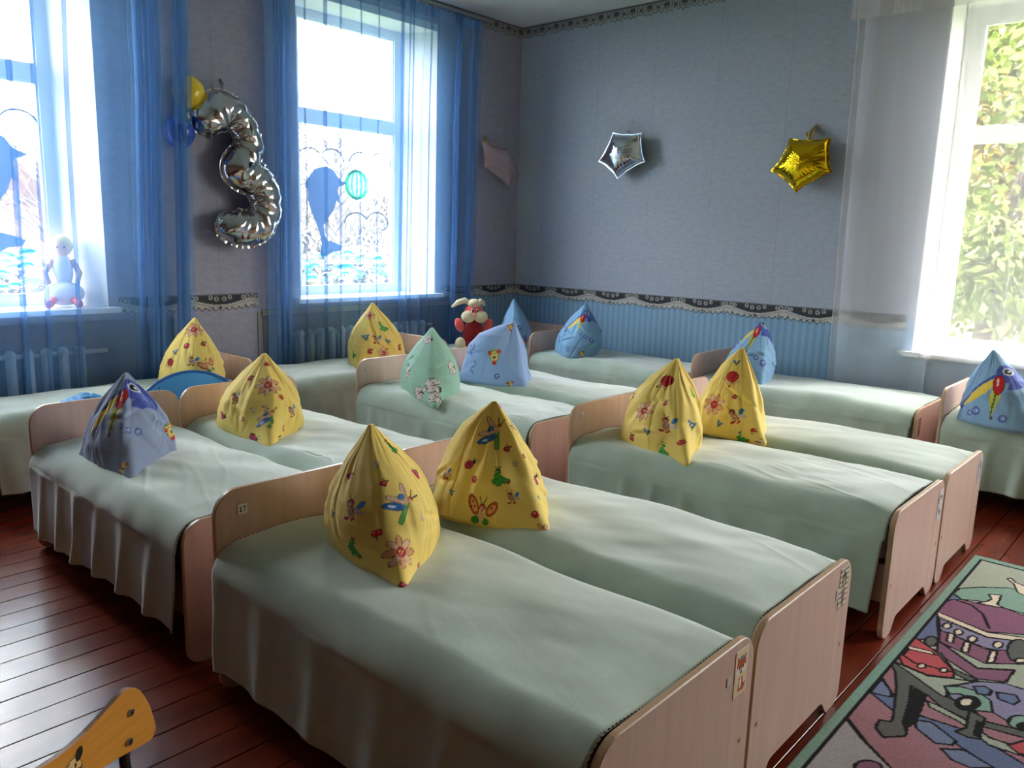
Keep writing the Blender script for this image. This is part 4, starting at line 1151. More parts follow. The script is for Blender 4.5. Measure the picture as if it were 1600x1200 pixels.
card('character_sticker', part('W2', 'footboard'), (BED['W2'][1] + .0006, .06, .36), .045, .11, inkcard, .002, base=(176, 146, 132), label='clear sticker with black drawing')

# ------------------------------------------------------------------ pillow prints
def m_flower(C, a, b):
    for k in range(8):
        t = 2 * PI * k / 8 + .2
        p_ell(C, a, b, .60 * math.cos(t), .60 * math.sin(t), .40, .225, t, (150, 88, 62))
        p_ell(C, a, b, .60 * math.cos(t), .60 * math.sin(t), .35, .18, t, (232, 190, 150) if k % 2 else (222, 160, 112))
    p_ell(C, a, b, 0, 0, .33, .33, 0, (176, 34, 44)); p_ell(C, a, b, -.10, .04, .05, .06, 0, (245, 230, 120)); p_ell(C, a, b, .10, .04, .05, .06, 0, (245, 230, 120)); p_ell(C, a, b, 0, -.12, .12, .05, 0, (235, 120, 110))
def m_ladybug(C, a, b):
    p_ell(C, a, b, .45, .45, .28, .28, 0, (38, 30, 40)); p_line(C, a, b, [(.5, .5), (.75, .95)], .05, (40, 30, 40)); p_line(C, a, b, [(.4, .6), (.3, 1.0)], .05, (40, 30, 40))
    p_ell(C, a, b, -.08, -.08, .68, .55, .7, (38, 26, 36)); p_ell(C, a, b, -.08, -.08, .62, .49, .7, (206, 58, 98))
    for x, y in ((-.3, .1), (0, .2), (.15, -.1), (-.15, -.2), (-.4, -.3), (.05, -.45), (-.1, -.02)): p_ell(C, a, b, x, y, .075, .075, 0, (40, 24, 36))
    for x, y in ((-.75, .05), (-.5, -.7), (.35, -.65), (-.45, .5)): p_line(C, a, b, [(x * .7, y * .7), (x, y)], .045, (40, 30, 30))
def m_cat(C, a, b):
    for x, y, r in ((.75, -.35, .24), (.45, -.30, .28), (.12, -.15, .30), (-.15, .12, .30), (-.10, .48, .26), (-.35, -.35, .28), (-.05, -.55, .26)):
        p_ell(C, a, b, x, y, r, r, 0, (26, 96, 40))
    for x, y, r in ((.75, -.35, .19), (.45, -.30, .23), (.12, -.15, .25), (-.15, .12, .25), (-.10, .48, .21), (-.35, -.35, .23), (-.05, -.55, .21)):
        p_ell(C, a, b, x, y, r, r, 0, (72, 168, 70))
    p_ell(C, a, b, .82, -.42, .16, .14, 0, (150, 50, 40)); p_line(C, a, b, [(-.1, .6), (.1, .95)], .05, (60, 50, 30)); p_line(C, a, b, [(-.15, .6), (-.3, .92)], .05, (60, 50, 30))
    p_ell(C, a, b, -.14, .5, .05, .06, 0, (240, 240, 230))
def m_dragonfly(C, a, b):
    p_line(C, a, b, [(.35, .1), (.25, -.45), (.15, -.95)], .15, (40, 110, 50)); p_line(C, a, b, [(.35, .1), (.25, -.45), (.15, -.95)], .11, (96, 172, 74))
    for cx, cy, rx, ry, t, c in ((-.30, -.30, .62, .22, .12, (36, 110, 190)), (-.25, .08, .55, .17, -.05, (226, 188, 150)), (.12, .62, .50, .17, 1.85, (226, 190, 156)), (.02, .30, .22, .16, .8, (40, 120, 196))):
        p_ell(C, a, b, cx, cy, rx, ry, t, (110, 84, 80)); p_ell(C, a, b, cx, cy, rx - .045, ry - .04, t, c)
    p_ell(C, a, b, -.42, -.32, .20, .07, .1, (225, 235, 245))
    p_ell(C, a, b, .35, .15, .14, .20, -.5, (228, 180, 140)); p_ell(C, a, b, .55, .38, .15, .12, 0, (196, 90, 60)); p_line(C, a, b, [(.55, .45), (.6, .9)], .03, (80, 60, 50)); p_line(C, a, b, [(.6, .4), (1.0, .75)], .03, (80, 60, 50))
def m_bee(C, a, b):
    p_ell(C, a, b, .45, .45, .20, .36, -.5, (40, 84, 130)); p_ell(C, a, b, .45, .45, .16, .32, -.5, (44, 136, 200)); p_ell(C, a, b, .62, .02, .36, .13, .05, (214, 190, 170)); p_ell(C, a, b, .3, .1, .3, .1, .1, (228, 210, 196))
    p_ell(C, a, b, -.08, -.1, .30, .40, .6, (110, 60, 50)); p_ell(C, a, b, -.08, -.1, .25, .35, .6, (222, 170, 130))
    p_line(C, a, b, [(-.25, -.05), (.02, -.28)], .05, (120, 60, 60)); p_line(C, a, b, [(-.1, .1), (.15, -.12)], .05, (120, 60, 60))
    p_ell(C, a, b, -.38, .38, .30, .26, 0, (128, 38, 38)); p_ell(C, a, b, -.42, .28, .17, .15, 0, (228, 170, 140)); p_ell(C, a, b, -.5, .18, .08, .08, 0, (200, 30, 40)); p_ell(C, a, b, -.42, .34, .03, .05, 0, (20, 20, 20))
    p_ell(C, a, b, -.32, -.6, .24, .12, .2, (176, 34, 40)); p_ell(C, a, b, .25, -.52, .20, .11, .7, (176, 34, 40))
    p_line(C, a, b, [(-.5, .6), (-.85, .9)], .025, (90, 60, 50)); p_line(C, a, b, [(-.3, .6), (-.2, 1.0)], .025, (90, 60, 50))
def m_cherry(C, a, b):
    p_ell(C, a, b, -.25, -.05, .46, .42, .2, (120, 20, 24)); p_ell(C, a, b, .3, .1, .46, .42, .2, (120, 20, 24))
    p_ell(C, a, b, -.25, -.05, .40, .36, .2, (208, 40, 40)); p_ell(C, a, b, .3, .1, .40, .36, .2, (208, 40, 40))
    p_ell(C, a, b, -.3, .02, .1, .08, 0, (250, 190, 180)); p_ell(C, a, b, .3, .2, .1, .08, 0, (250, 190, 180)); p_line(C, a, b, [(0, -.35), (.05, -.8)], .04, (80, 70, 30))
def m_dot(C, a, b): p_ell(C, a, b, 0, 0, .9, .9, 0, (120, 20, 30)); p_ell(C, a, b, 0, 0, .78, .78, 0, (200, 36, 56)); p_ell(C, a, b, -.2, .25, .2, .2, 0, (245, 190, 190))
def m_small(C, a, b):
    for k in range(6): p_ell(C, a, b, .5 * math.cos(k * PI / 3), .5 * math.sin(k * PI / 3), .36, .36, 0, (120, 86, 60))
    for k in range(6): p_ell(C, a, b, .5 * math.cos(k * PI / 3), .5 * math.sin(k * PI / 3), .28, .28, 0, (236, 214, 178))
    p_ell(C, a, b, 0, 0, .2, .2, 0, (190, 110, 60))
def m_berry(C, a, b):
    p_ell(C, a, b, 0, -.1, .55, .55, 0, (96, 30, 40))
    for x, y in ((-.3, .1), (.25, .15), (-.05, -.35), (.3, -.3), (-.35, -.35), (0, .35)): p_ell(C, a, b, x, y, .26, .26, 0, (176, 44, 58))
    p_ell(C, a, b, .4, .55, .25, .15, .6, (60, 110, 50)); p_ell(C, a, b, -.3, .6, .25, .13, -.5, (190, 140, 80)); p_ell(C, a, b, .05, .05, .1, .1, 0, (240, 210, 170))
def m_blue(C, a, b):
    p_ell(C, a, b, 0, 0, .5, .42, .3, (30, 70, 110)); p_ell(C, a, b, -.45, .35, .4, .22, -.6, (44, 120, 180)); p_ell(C, a, b, .45, .3, .38, .2, .6, (44, 120, 180)); p_ell(C, a, b, 0, -.45, .2, .35, 0, (70, 110, 100)); p_ell(C, a, b, 0, .05, .2, .2, 0, (220, 200, 160))
def m_butterfly(C, a, b):
    for cx, cy, rx, ry, t in ((-.58, .35, .30, .62, .45), (.62, .28, .28, .52, -.6)):
        p_ell(C, a, b, cx, cy, rx, ry, t, (110, 50, 40)); p_ell(C, a, b, cx, cy, rx - .05, ry - .05, t, (214, 92, 56)); p_ell(C, a, b, cx * .95, cy - .02, rx - .13, ry - .2, t, (236, 176, 110))
    for x, y in ((-.6, .5), (-.5, .25), (-.72, .2), (.6, .35)): p_ell(C, a, b, x, y, .05, .09, .3, (110, 30, 30))
    p_ell(C, a, b, -.35, -.48, .3, .22, .3, (70, 150, 60)); p_ell(C, a, b, .25, -.48, .26, .2, -.3, (70, 150, 60))
    p_ell(C, a, b, 0, -.2, .17, .42, 0, (232, 186, 140)); p_ell(C, a, b, .02, .28, .23, .21, 0, (172, 60, 44)); p_ell(C, a, b, .02, .2, .17, .15, 0, (236, 180, 146)); p_ell(C, a, b, .08, .24, .04, .06, 0, (30, 70, 120)); p_ell(C, a, b, 0, .1, .07, .035, 0, (190, 30, 40))
    p_line(C, a, b, [(.05, .45), (.25, .9)], .03, (80, 50, 40)); p_line(C, a, b, [(-.05, .45), (-.2, .85)], .03, (80, 50, 40))
def m_snail(C, a, b):
    p_ell(C, a, b, .05, .2, .60, .58, 0, (100, 20, 26)); p_ell(C, a, b, .05, .2, .54, .52, 0, (206, 48, 52))
    pts = [(.05 + (.44 - .03 * k) * math.cos(k * .62), .2 + (.44 - .03 * k) * math.sin(k * .62)) for k in range(14)]
    p_line(C, a, b, pts, .035, (120, 20, 30))
    p_line(C, a, b, [(-.65, -.1), (-.5, -.48), (.2, -.52), (.6, -.4)], .09, (226, 176, 130)); p_ell(C, a, b, -.35, -.72, .14, .12, 0, (150, 60, 40)); p_line(C, a, b, [(-.65, 0), (-.8, .3)], .03, (120, 80, 60))
def m_bubble(C, a, b):
    p_ring(C, a, b, 0, 0, .78, .2, (82, 98, 176)); p_ell(C, a, b, 0, 0, .6, .6, 0, (140, 164, 214)); p_ell(C, a, b, .15, .25, .22, .2, 0, (225, 235, 248))
def m_fish(C, a, b):
    p_ell(C, a, b, .05, 0, .46, .74, .12, (120, 100, 40)); p_ell(C, a, b, .05, 0, .40, .68, .12, (238, 214, 120)); p_ell(C, a, b, -.45, .25, .2, .3, .5, (190, 60, 50)); p_ell(C, a, b, .45, .5, .22, .22, 0, (200, 60, 50))
    p_ell(C, a, b, .12, -.72, .22, .24, 0, (206, 50, 44)); p_ell(C, a, b, .05, -.15, .13, .15, 0, (30, 30, 40)); p_line(C, a, b, [(-.25, .5), (.35, .62)], .06, (110, 150, 80)); p_line(C, a, b, [(-.3, .2), (.35, .3)], .05, (150, 150, 80))
def m_bird(C, a, b):
    B1 = (74, 92, 176); B2 = (110, 130, 205)
    p_poly(C, a, b, [(-.98, -.62), (-.75, -.35), (-.35, .1), (.0, .45), (.25, .35), (-.1, .0), (-.5, -.30), (-.85, -.72)], B1)
    p_poly(C, a, b, [(.02, .30), (-.25, .08), (-.62, -.32), (-.82, -.58), (-.45, -.46), (-.1, -.22), (.08, .05)], (238, 208, 84))
    p_poly(C, a, b, [(.10, .0), (.02, -.30), (.12, -.62), (.20, -.92), (.27, -.62), (.34, -.25), (.28, -.02)], (206, 200, 84))
    p_line(C, a, b, [(.2, -.1), (.18, -.88)], .025, (70, 110, 60)); p_ell(C, a, b, .21, -.92, .05, .06, 0, (80, 70, 50))
    p_ell(C, a, b, .38, .60, .38, .36, 0, B1); p_ell(C, a, b, .52, .48, .26, .28, 0, B2); p_ell(C, a, b, .30, .48, .24, .22, 0, (86, 100, 190)); p_ell(C, a, b, .60, .32, .12, .3, -.3, B1)
    p_ell(C, a, b, .20, .12, .17, .34, .18, (110, 20, 26)); p_ell(C, a, b, .20, .12, .145, .31, .18, (208, 34, 38)); p_ell(C, a, b, .16, .20, .03, .16, .18, (250, 210, 200))
    p_ell(C, a, b, .28, .66, .13, .15, .2, (215, 225, 240)); p_ell(C, a, b, .28, .66, .09, .11, .2, (18, 18, 24)); p_ell(C, a, b, .30, .69, .035, .04, 0, (250, 250, 250))
def m_curl(C, a, b):
    for s in (0, .55): p_line(C, a, b, [(-.2 + .35 * math.sin(t * 2.2), .9 - t * .5 - s * .2) for t in np.linspace(0, 3, 16)], .05, (92, 116, 190))
def m_puppy(C, a, b):
    O = (60, 62, 62); W = (226, 216, 208)
    for e, c in ((.04, O), (0, W)):
        p_ell(C, a, b, -.15, .35, .55 + e, .30 + e, .5, c); p_ell(C, a, b, .35, -.15, .36 + e, .30 + e, -.2, c); p_ell(C, a, b, -.55, -.35, .32 + e, .18 + e, 1.1, c); p_ell(C, a, b, -.1, -.1, .24 + e, .42 + e, .3, c)
    for x, y, r in ((-.35, .45, .06), (-.05, .3, .05), (.15, .6, .05), (-.5, -.2, .05), (-.15, -.2, .06), (-.6, -.5, .05)): p_ell(C, a, b, x, y, r, r, 0, (60, 62, 60))
    p_ell(C, a, b, .62, .1, .10, .24, .3, (44, 46, 46)); p_ell(C, a, b, .25, -.12, .04, .05, 0, (30, 30, 30)); p_ell(C, a, b, .45, -.14, .04, .05, 0, (30, 30, 30)); p_ell(C, a, b, .42, -.32, .07, .05, 0, (30, 30, 30))
    p_line(C, a, b, [(-.05, .05), (.18, .12), (.42, .18)], .055, (170, 44, 44))
MOT = dict(flower=m_flower, ladybug=m_ladybug, cat=m_cat, dragonfly=m_dragonfly, bee=m_bee, cherry=m_cherry, dot=m_dot, small=m_small, berry=m_berry, blue=m_blue,
           butterfly=m_butterfly, snail=m_snail, bubble=m_bubble, fish=m_fish, bird=m_bird, curl=m_curl, puppy=m_puppy)
ROT = dict(ladybug=.5, dragonfly=.0, cat=0.1)
YEL, BLU, GRN = (246, 216, 116), (152, 180, 226), (160, 204, 184)
PAL = dict(P1=YEL, P2=YEL, P3=(152, 168, 200), P4=YEL, P5=YEL, P6=YEL, P7=GRN, P8=(156, 184, 230), P9=(132, 176, 216), P10=(132, 178, 216), P11=(138, 180, 218), P12=(138, 176, 210), P13=YEL, P14=YEL)
PLAB = dict(
 P1='yellow bug print pillow stood on its corner on the nearest bed',
 P2='yellow pillow with large butterfly print beside the largest yellow pillow',
 P3='greyish blue pillow gathered to a peak, nearest the left edge',
 P4='yellow pillow with pink daisy under its peak, right of the greyish blue pillow',
 P5='yellow pillow behind the bright blue fabric hoop at the left wall',
 P6='yellow pillow with deep folds below the dolphin window',
 P7='mint green pillow printed with spotted puppies',
 P8='slumped pale blue pillow with one fish print, beside the green pillow',
 P9='dull blue pillow in the room corner behind the slumped pale blue pillow',
 P10='rounded blue pillow with bird print by the striped wall, nearest the corner',
 P11='blue pillow partly hidden behind a yellow pillow by the striped wall',
 P12='large blue pillow with red beaked bird print at the right edge',
 P13='yellow pillow with red snail print on the near bed of the right pair',
 P14='yellow pillow leaning to a sharp peak in front of a blue pillow')
def make_pillow(key):
    sp = dict(PILLOWS[key]); c = sp.pop('corners'); ap = sp.pop('apex')
    V, F, nt, nz, ctr = pillow_geom(c, ap, .445, **sp)
    N = grid_normals(V, nt, nz)
    C = np.zeros((len(V), 3), np.float32); C[:] = L3(PAL[key])
    prints = [list(q) for q in MOTIFS[key]]
    # the same print goes on round the back of the pillow
    rr = random.Random(sp['seed'])
    kinds = sorted(set(q[0] for q in prints))
    for _ in range(14):
        i = rr.randrange(nt); j = int(nz * rr.uniform(.1, .8)); p = V[i * nz + j]
        if all((p[0] - q[1]) ** 2 + (p[1] - q[2]) ** 2 + (p[2] - q[3]) ** 2 > .10 ** 2 for q in prints) and (p[0] * .655 - p[1] * .734) < (ctr[0] * .655 - ctr[1] * .734) - .03:
            k = rr.choice([k for k in kinds if k != 'curl']); prints.append([k, p[0], p[1], p[2], .035 if k != 'bird' else .09])
    for kind, px_, py_, pz_, s in prints:
        d2 = ((V - np.array([px_, py_, pz_])) ** 2).sum(1)
        i = int(d2.argmin()); n = N[d2 < (s * 1.1) ** 2].mean(0); n /= np.linalg.norm(n)
        r = np.cross(np.array([0, 0, 1.0]), n); r /= np.linalg.norm(r) + 1e-9; u = np.cross(n, r)
        sel = np.where((d2 < (s * 1.25) ** 2) & (N @ n > .2))[0]
        dv = V[sel] - V[i]; a = dv @ r / s; b = dv @ u / s
        rot = ROT.get(kind, 0) + (0 if kind in ('bird', 'fish', 'curl') else rr.uniform(-.5, .5)); a, b = a * math.cos(rot) - b * math.sin(rot), a * math.sin(rot) + b * math.cos(rot)
        sub = C[sel].copy(); MOT[kind](sub, a, b); C[sel] = sub
    # bottom cap
    nb = len(V); base = V.reshape(nt, nz, 3)[:, 0]
    c0 = base.mean(0); ring = [V]
    V2 = np.concatenate([V, [[c0[0], c0[1], .4445]], [V.reshape(nt, nz, 3)[:, -1].mean(0)]]); C2 = np.concatenate([C, [C[0]], [C[0]]])
    i = np.arange(nt); i2 = (i + 1) % nt
    cap = np.stack([i2 * nz, i * nz, np.full(nt, nb), np.full(nt, nb)], 1)
    cap2 = np.stack([i * nz + nz - 1, i2 * nz + nz - 1, np.full(nt, nb + 1), np.full(nt, nb + 1)], 1)
    loc = Vector((ctr[0], ctr[1], .4445))
    V2 = V2 - np.array(loc)
    # caps as triangles in a second pass keeps the quads clean
    me_o = fast_mesh('pillow', V2, F, M['painted_cloth'], col=C2)
    bm = bmesh.new(); bm.from_mesh(me_o.data); bm.verts.ensure_lookup_table()
    for cc in (cap, cap2):
        for q in cc.tolist():
            try: bm.faces.new([bm.verts[q[0]], bm.verts[q[1]], bm.verts[q[2]]]).smooth = True
            except ValueError: pass
    bm.to_mesh(me_o.data); bm.free()
    me_o.location = loc
    tag(me_o, PLAB[key], 'pillow', 'peaked pillows on the beds')
    return me_o
for key in PILLOWS: make_pillow(key)
RUG_ART = [
 ('poly', 'pale', [(0.043, 3.28), (0.332, 3.283), (0.552, 1.726), (0.058, 1.245)]),
 ('poly', 'pink', [(0.055, 1.841), (0.057, 1.657), (0.129, 1.585), (0.223, 1.508), (0.268, 1.449), (0.552, 1.726), (0.51, 2.02), (0.268, 2.009), (0.075, 2.113), (0.054, 2.162)]),
 ('poly', 'grey', [(0.058, 1.646), (0.058, 1.245), (0.275, 1.456), (0.223, 1.508), (0.132, 1.576)]),
 ('poly', 'teal', [(0.059, 2.811), (0.067, 2.881), (0.12, 2.953), (0.206, 3.031), (0.258, 3.05), (0.3, 3.057), (0.341, 2.8), (0.298, 2.811), (0.241, 2.808), (0.151, 2.808), (0.098, 2.774)]),
 ('poly', 'cream', [(0.184, 3.131), (0.194, 3.154), (0.218, 3.113), (0.248, 3.105), (0.291, 3.117), (0.307, 3.015), (0.266, 2.998), (0.243, 3.01), (0.214, 3.096)]),
 ('poly', 'blue', [(0.054, 2.806), (0.098, 2.774), (0.047, 2.656), (0.081, 2.495), (0.118, 2.373), (0.078, 2.314), (0.044, 2.261)]),
 ('poly', 'plum', [(0.047, 2.668), (0.071, 2.747), (0.098, 2.774), (0.157, 2.779), (0.241, 2.808), (0.344, 2.781), (0.366, 2.641), (0.231, 2.544), (0.053, 2.591)]),
 ('line', 'ink', [(0.088, 2.749), (0.137, 2.748), (0.188, 2.689), (0.229, 2.583)], 0.006),
 ('poly', 'cream', [(0.163, 2.905), (0.201, 2.931), (0.205, 2.887), (0.209, 2.822), (0.237, 2.809), (0.149, 2.783), (0.173, 2.826), (0.182, 2.863)]),
 ('poly', 'cream', [(0.053, 2.591), (0.231, 2.541), (0.371, 2.608), (0.377, 2.572), (0.242, 2.502), (0.071, 2.548)]),
 ('poly', 'lilac', [(0.078, 2.534), (0.24, 2.496), (0.377, 2.572), (0.394, 2.466), (0.255, 2.408), (0.105, 2.438)]),
 ('poly', 'plum', [(0.105, 2.438), (0.255, 2.398), (0.389, 2.497), (0.403, 2.407), (0.277, 2.29), (0.126, 2.343)]),
 ('poly', 'cream', [(0.133, 2.437), (0.153, 2.437), (0.164, 2.363), (0.145, 2.362)]),
 ('poly', 'cream', [(0.191, 2.408), (0.209, 2.408), (0.219, 2.327), (0.199, 2.325)]),
 ('poly', 'cream', [(0.272, 2.398), (0.289, 2.414), (0.298, 2.316), (0.28, 2.301)]),
 ('poly', 'cream', [(0.127, 2.5), (0.128, 2.488), (0.127, 2.477), (0.124, 2.468), (0.119, 2.463), (0.113, 2.463), (0.108, 2.468), (0.104, 2.478), (0.103, 2.489), (0.104, 2.501), (0.107, 2.51), (0.112, 2.515), (0.118, 2.515), (0.123, 2.509)]),
 ('poly', 'cream', [(0.169, 2.478), (0.17, 2.467), (0.169, 2.455), (0.166, 2.446), (0.161, 2.442), (0.155, 2.442), (0.15, 2.447), (0.147, 2.456), (0.145, 2.468), (0.147, 2.479), (0.15, 2.488), (0.155, 2.493), (0.16, 2.493), (0.165, 2.488)]),
 ('poly', 'cream', [(0.218, 2.458), (0.219, 2.446), (0.218, 2.434), (0.214, 2.425), (0.209, 2.42), (0.203, 2.42), (0.198, 2.425), (0.195, 2.435), (0.193, 2.447), (0.195, 2.459), (0.198, 2.468), (0.204, 2.474), (0.209, 2.473), (0.215, 2.468)]),
 ('poly', 'cream', [(0.293, 2.477), (0.294, 2.464), (0.292, 2.452), (0.288, 2.442), (0.283, 2.436), (0.277, 2.436), (0.272, 2.442), (0.268, 2.452), (0.267, 2.465), (0.269, 2.477), (0.273, 2.488), (0.278, 2.493), (0.284, 2.493), (0.29, 2.487)]),
 ('poly', 'plum', [(0.122, 2.348), (0.266, 2.237), (0.357, 2.312), (0.352, 2.208), (0.279, 2.162), (0.143, 2.251)]),
 ('line', 'ink', [(0.122, 2.348), (0.266, 2.237), (0.357, 2.312)], 0.006),
 ('poly', 'char', [(0.123, 2.34), (0.126, 2.322), (0.124, 2.304), (0.12, 2.29), (0.113, 2.283), (0.104, 2.283), (0.096, 2.292), (0.09, 2.307), (0.087, 2.326), (0.088, 2.344), (0.093, 2.358), (0.1, 2.365), (0.109, 2.364), (0.117, 2.355)]),
 ('poly', 'char', [(0.37, 2.495), (0.374, 2.452), (0.371, 2.412), (0.363, 2.383), (0.35, 2.371), (0.336, 2.377), (0.323, 2.401), (0.312, 2.438), (0.308, 2.482), (0.309, 2.524), (0.318, 2.555), (0.331, 2.568), (0.346, 2.561), (0.36, 2.535)]),
 ('poly', 'cream', [(0.373, 2.411), (0.373, 2.402), (0.37, 2.392), (0.365, 2.383), (0.358, 2.377), (0.352, 2.374), (0.347, 2.377), (0.345, 2.383), (0.345, 2.392), (0.348, 2.402), (0.353, 2.411), (0.359, 2.417), (0.365, 2.419), (0.37, 2.417)]),
 ('poly', 'pale', [(0.052, 2.09), (0.084, 2.081), (0.162, 2.069), (0.228, 2.112), (0.291, 2.143), (0.227, 2.027), (0.244, 1.957), (0.144, 1.99), (0.072, 2.044)]),
 ('poly', 'char', [(0.126, 2.27), (0.153, 2.26), (0.207, 2.178), (0.283, 2.158), (0.267, 2.13), (0.209, 2.148), (0.146, 2.218)]),
 ('poly', 'red', [(0.047, 2.283), (0.064, 2.309), (0.135, 2.26), (0.173, 2.212), (0.218, 2.157), (0.225, 2.116), (0.16, 2.075), (0.082, 2.087), (0.054, 2.144), (0.049, 2.201)]),
 ('poly', 'cream', [(0.054, 2.23), (0.126, 2.248), (0.144, 2.23), (0.068, 2.208)]),
 ('line', 'ink', [(0.067, 2.211), (0.063, 2.153), (0.106, 2.127), (0.213, 2.152)], 0.005),
 ('poly', 'cream', [(0.14, 2.132), (0.141, 2.124), (0.14, 2.116), (0.137, 2.109), (0.132, 2.105), (0.127, 2.104), (0.123, 2.106), (0.12, 2.112), (0.12, 2.12), (0.121, 2.128), (0.124, 2.135), (0.128, 2.14), (0.133, 2.14), (0.138, 2.138)]),
 ('poly', 'cream', [(0.2, 2.155), (0.2, 2.147), (0.199, 2.139), (0.196, 2.132), (0.191, 2.128), (0.187, 2.127), (0.183, 2.129), (0.18, 2.135), (0.179, 2.143), (0.181, 2.151), (0.184, 2.158), (0.188, 2.163), (0.193, 2.164), (0.197, 2.161)]),
 ('poly', 'blue', [(0.055, 1.963), (0.057, 1.843), (0.143, 1.788), (0.221, 1.786), (0.357, 1.727), (0.433, 1.682), (0.552, 1.726), (0.539, 1.817), (0.474, 1.775), (0.333, 1.833), (0.213, 1.817), (0.13, 1.858)]),
 ('poly', 'denim', [(0.061, 1.946), (0.106, 1.892), (0.116, 1.859), (0.077, 1.842), (0.061, 1.848)]),
 ('poly', 'denim', [(0.206, 1.785), (0.241, 1.806), (0.317, 1.757), (0.314, 1.73), (0.277, 1.706), (0.217, 1.745)]),
 ('poly', 'denim', [(0.295, 1.689), (0.342, 1.729), (0.421, 1.701), (0.376, 1.658), (0.331, 1.657)]),
 ('poly', 'pale', [(0.202, 1.915), (0.24, 1.911), (0.322, 1.885), (0.379, 1.842), (0.461, 1.851), (0.468, 1.812), (0.387, 1.802), (0.301, 1.865), (0.215, 1.886)]),
 ('poly', 'char', [(0.055, 2.06), (0.06, 2.082), (0.131, 2.038), (0.223, 1.979), (0.302, 1.973), (0.358, 1.921), (0.474, 1.959), (0.48, 1.917), (0.355, 1.887), (0.294, 1.897), (0.24, 1.911), (0.193, 1.949), (0.141, 1.971), (0.149, 1.934), (0.187, 1.779), (0.206, 1.696), (0.206, 1.678), (0.165, 1.632), (0.134, 1.663), (0.13, 1.71), (0.157, 1.723), (0.153, 1.758), (0.111, 1.927), (0.08, 2.02)]),
 ('poly', 'ink', [(0.146, 1.962), (0.195, 1.948), (0.213, 1.778), (0.198, 1.707), (0.179, 1.745)]),
 ('poly', 'char', [(0.307, 1.95), (0.349, 1.939), (0.361, 1.813), (0.336, 1.8), (0.303, 1.804), (0.321, 1.846)]),
 ('poly', 'ink', [(0.333, 1.91), (0.355, 1.912), (0.36, 1.818), (0.343, 1.819)]),
 ('poly', 'lilac', [(0.218, 2.041), (0.25, 2.087), (0.289, 2.152), (0.349, 2.196), (0.435, 2.203), (0.463, 2.025), (0.413, 1.962), (0.359, 1.988), (0.281, 1.952), (0.24, 1.996)]),
 ('poly', 'teal', [(0.218, 2.041), (0.253, 2.075), (0.299, 2.083), (0.341, 2.053), (0.359, 1.988), (0.311, 1.954), (0.312, 2.024), (0.264, 2.027), (0.241, 2.004)]),
 ('poly', 'ink', [(0.324, 2.019), (0.325, 1.995), (0.32, 1.97), (0.31, 1.949), (0.297, 1.936), (0.283, 1.934), (0.271, 1.942), (0.263, 1.959), (0.261, 1.983), (0.266, 2.008), (0.276, 2.03), (0.29, 2.043), (0.304, 2.046), (0.316, 2.037)]),
 ('poly', 'cream', [(0.305, 2.008), (0.305, 1.996), (0.303, 1.983), (0.298, 1.972), (0.291, 1.965), (0.283, 1.963), (0.277, 1.967), (0.273, 1.977), (0.272, 1.989), (0.274, 2.002), (0.28, 2.014), (0.287, 2.021), (0.294, 2.022), (0.301, 2.018)]),
 ('poly', 'blue', [(0.284, 2.105), (0.31, 2.131), (0.33, 2.121), (0.33, 2.084), (0.303, 2.065)]),
 ('poly', 'blue', [(0.343, 2.12), (0.39, 2.144), (0.405, 2.116), (0.396, 2.079), (0.356, 2.081)]),
 ('poly', 'teal', [(0.451, 2.013), (0.452, 1.993), (0.447, 1.974), (0.439, 1.957), (0.428, 1.946), (0.417, 1.944), (0.408, 1.951), (0.402, 1.965), (0.402, 1.984), (0.406, 2.004), (0.415, 2.021), (0.426, 2.032), (0.437, 2.034), (0.446, 2.027)]),
 ('poly', 'ink', [(0.452, 1.981), (0.452, 1.968), (0.45, 1.955), (0.445, 1.944), (0.439, 1.938), (0.432, 1.938), (0.427, 1.943), (0.424, 1.954), (0.423, 1.967), (0.425, 1.98), (0.43, 1.991), (0.436, 1.997), (0.443, 1.997), (0.448, 1.992)]),
 ('poly', 'red', [(0.425, 1.84), (0.454, 1.894), (0.482, 1.907), (0.495, 1.828), (0.452, 1.819)]),
 ('poly', 'plum', [(0.206, 1.492), (0.208, 1.475), (0.204, 1.457), (0.195, 1.44), (0.183, 1.429), (0.17, 1.424), (0.159, 1.428), (0.152, 1.439), (0.15, 1.455), (0.153, 1.474), (0.162, 1.491), (0.175, 1.503), (0.188, 1.507), (0.199, 1.503)]),
]
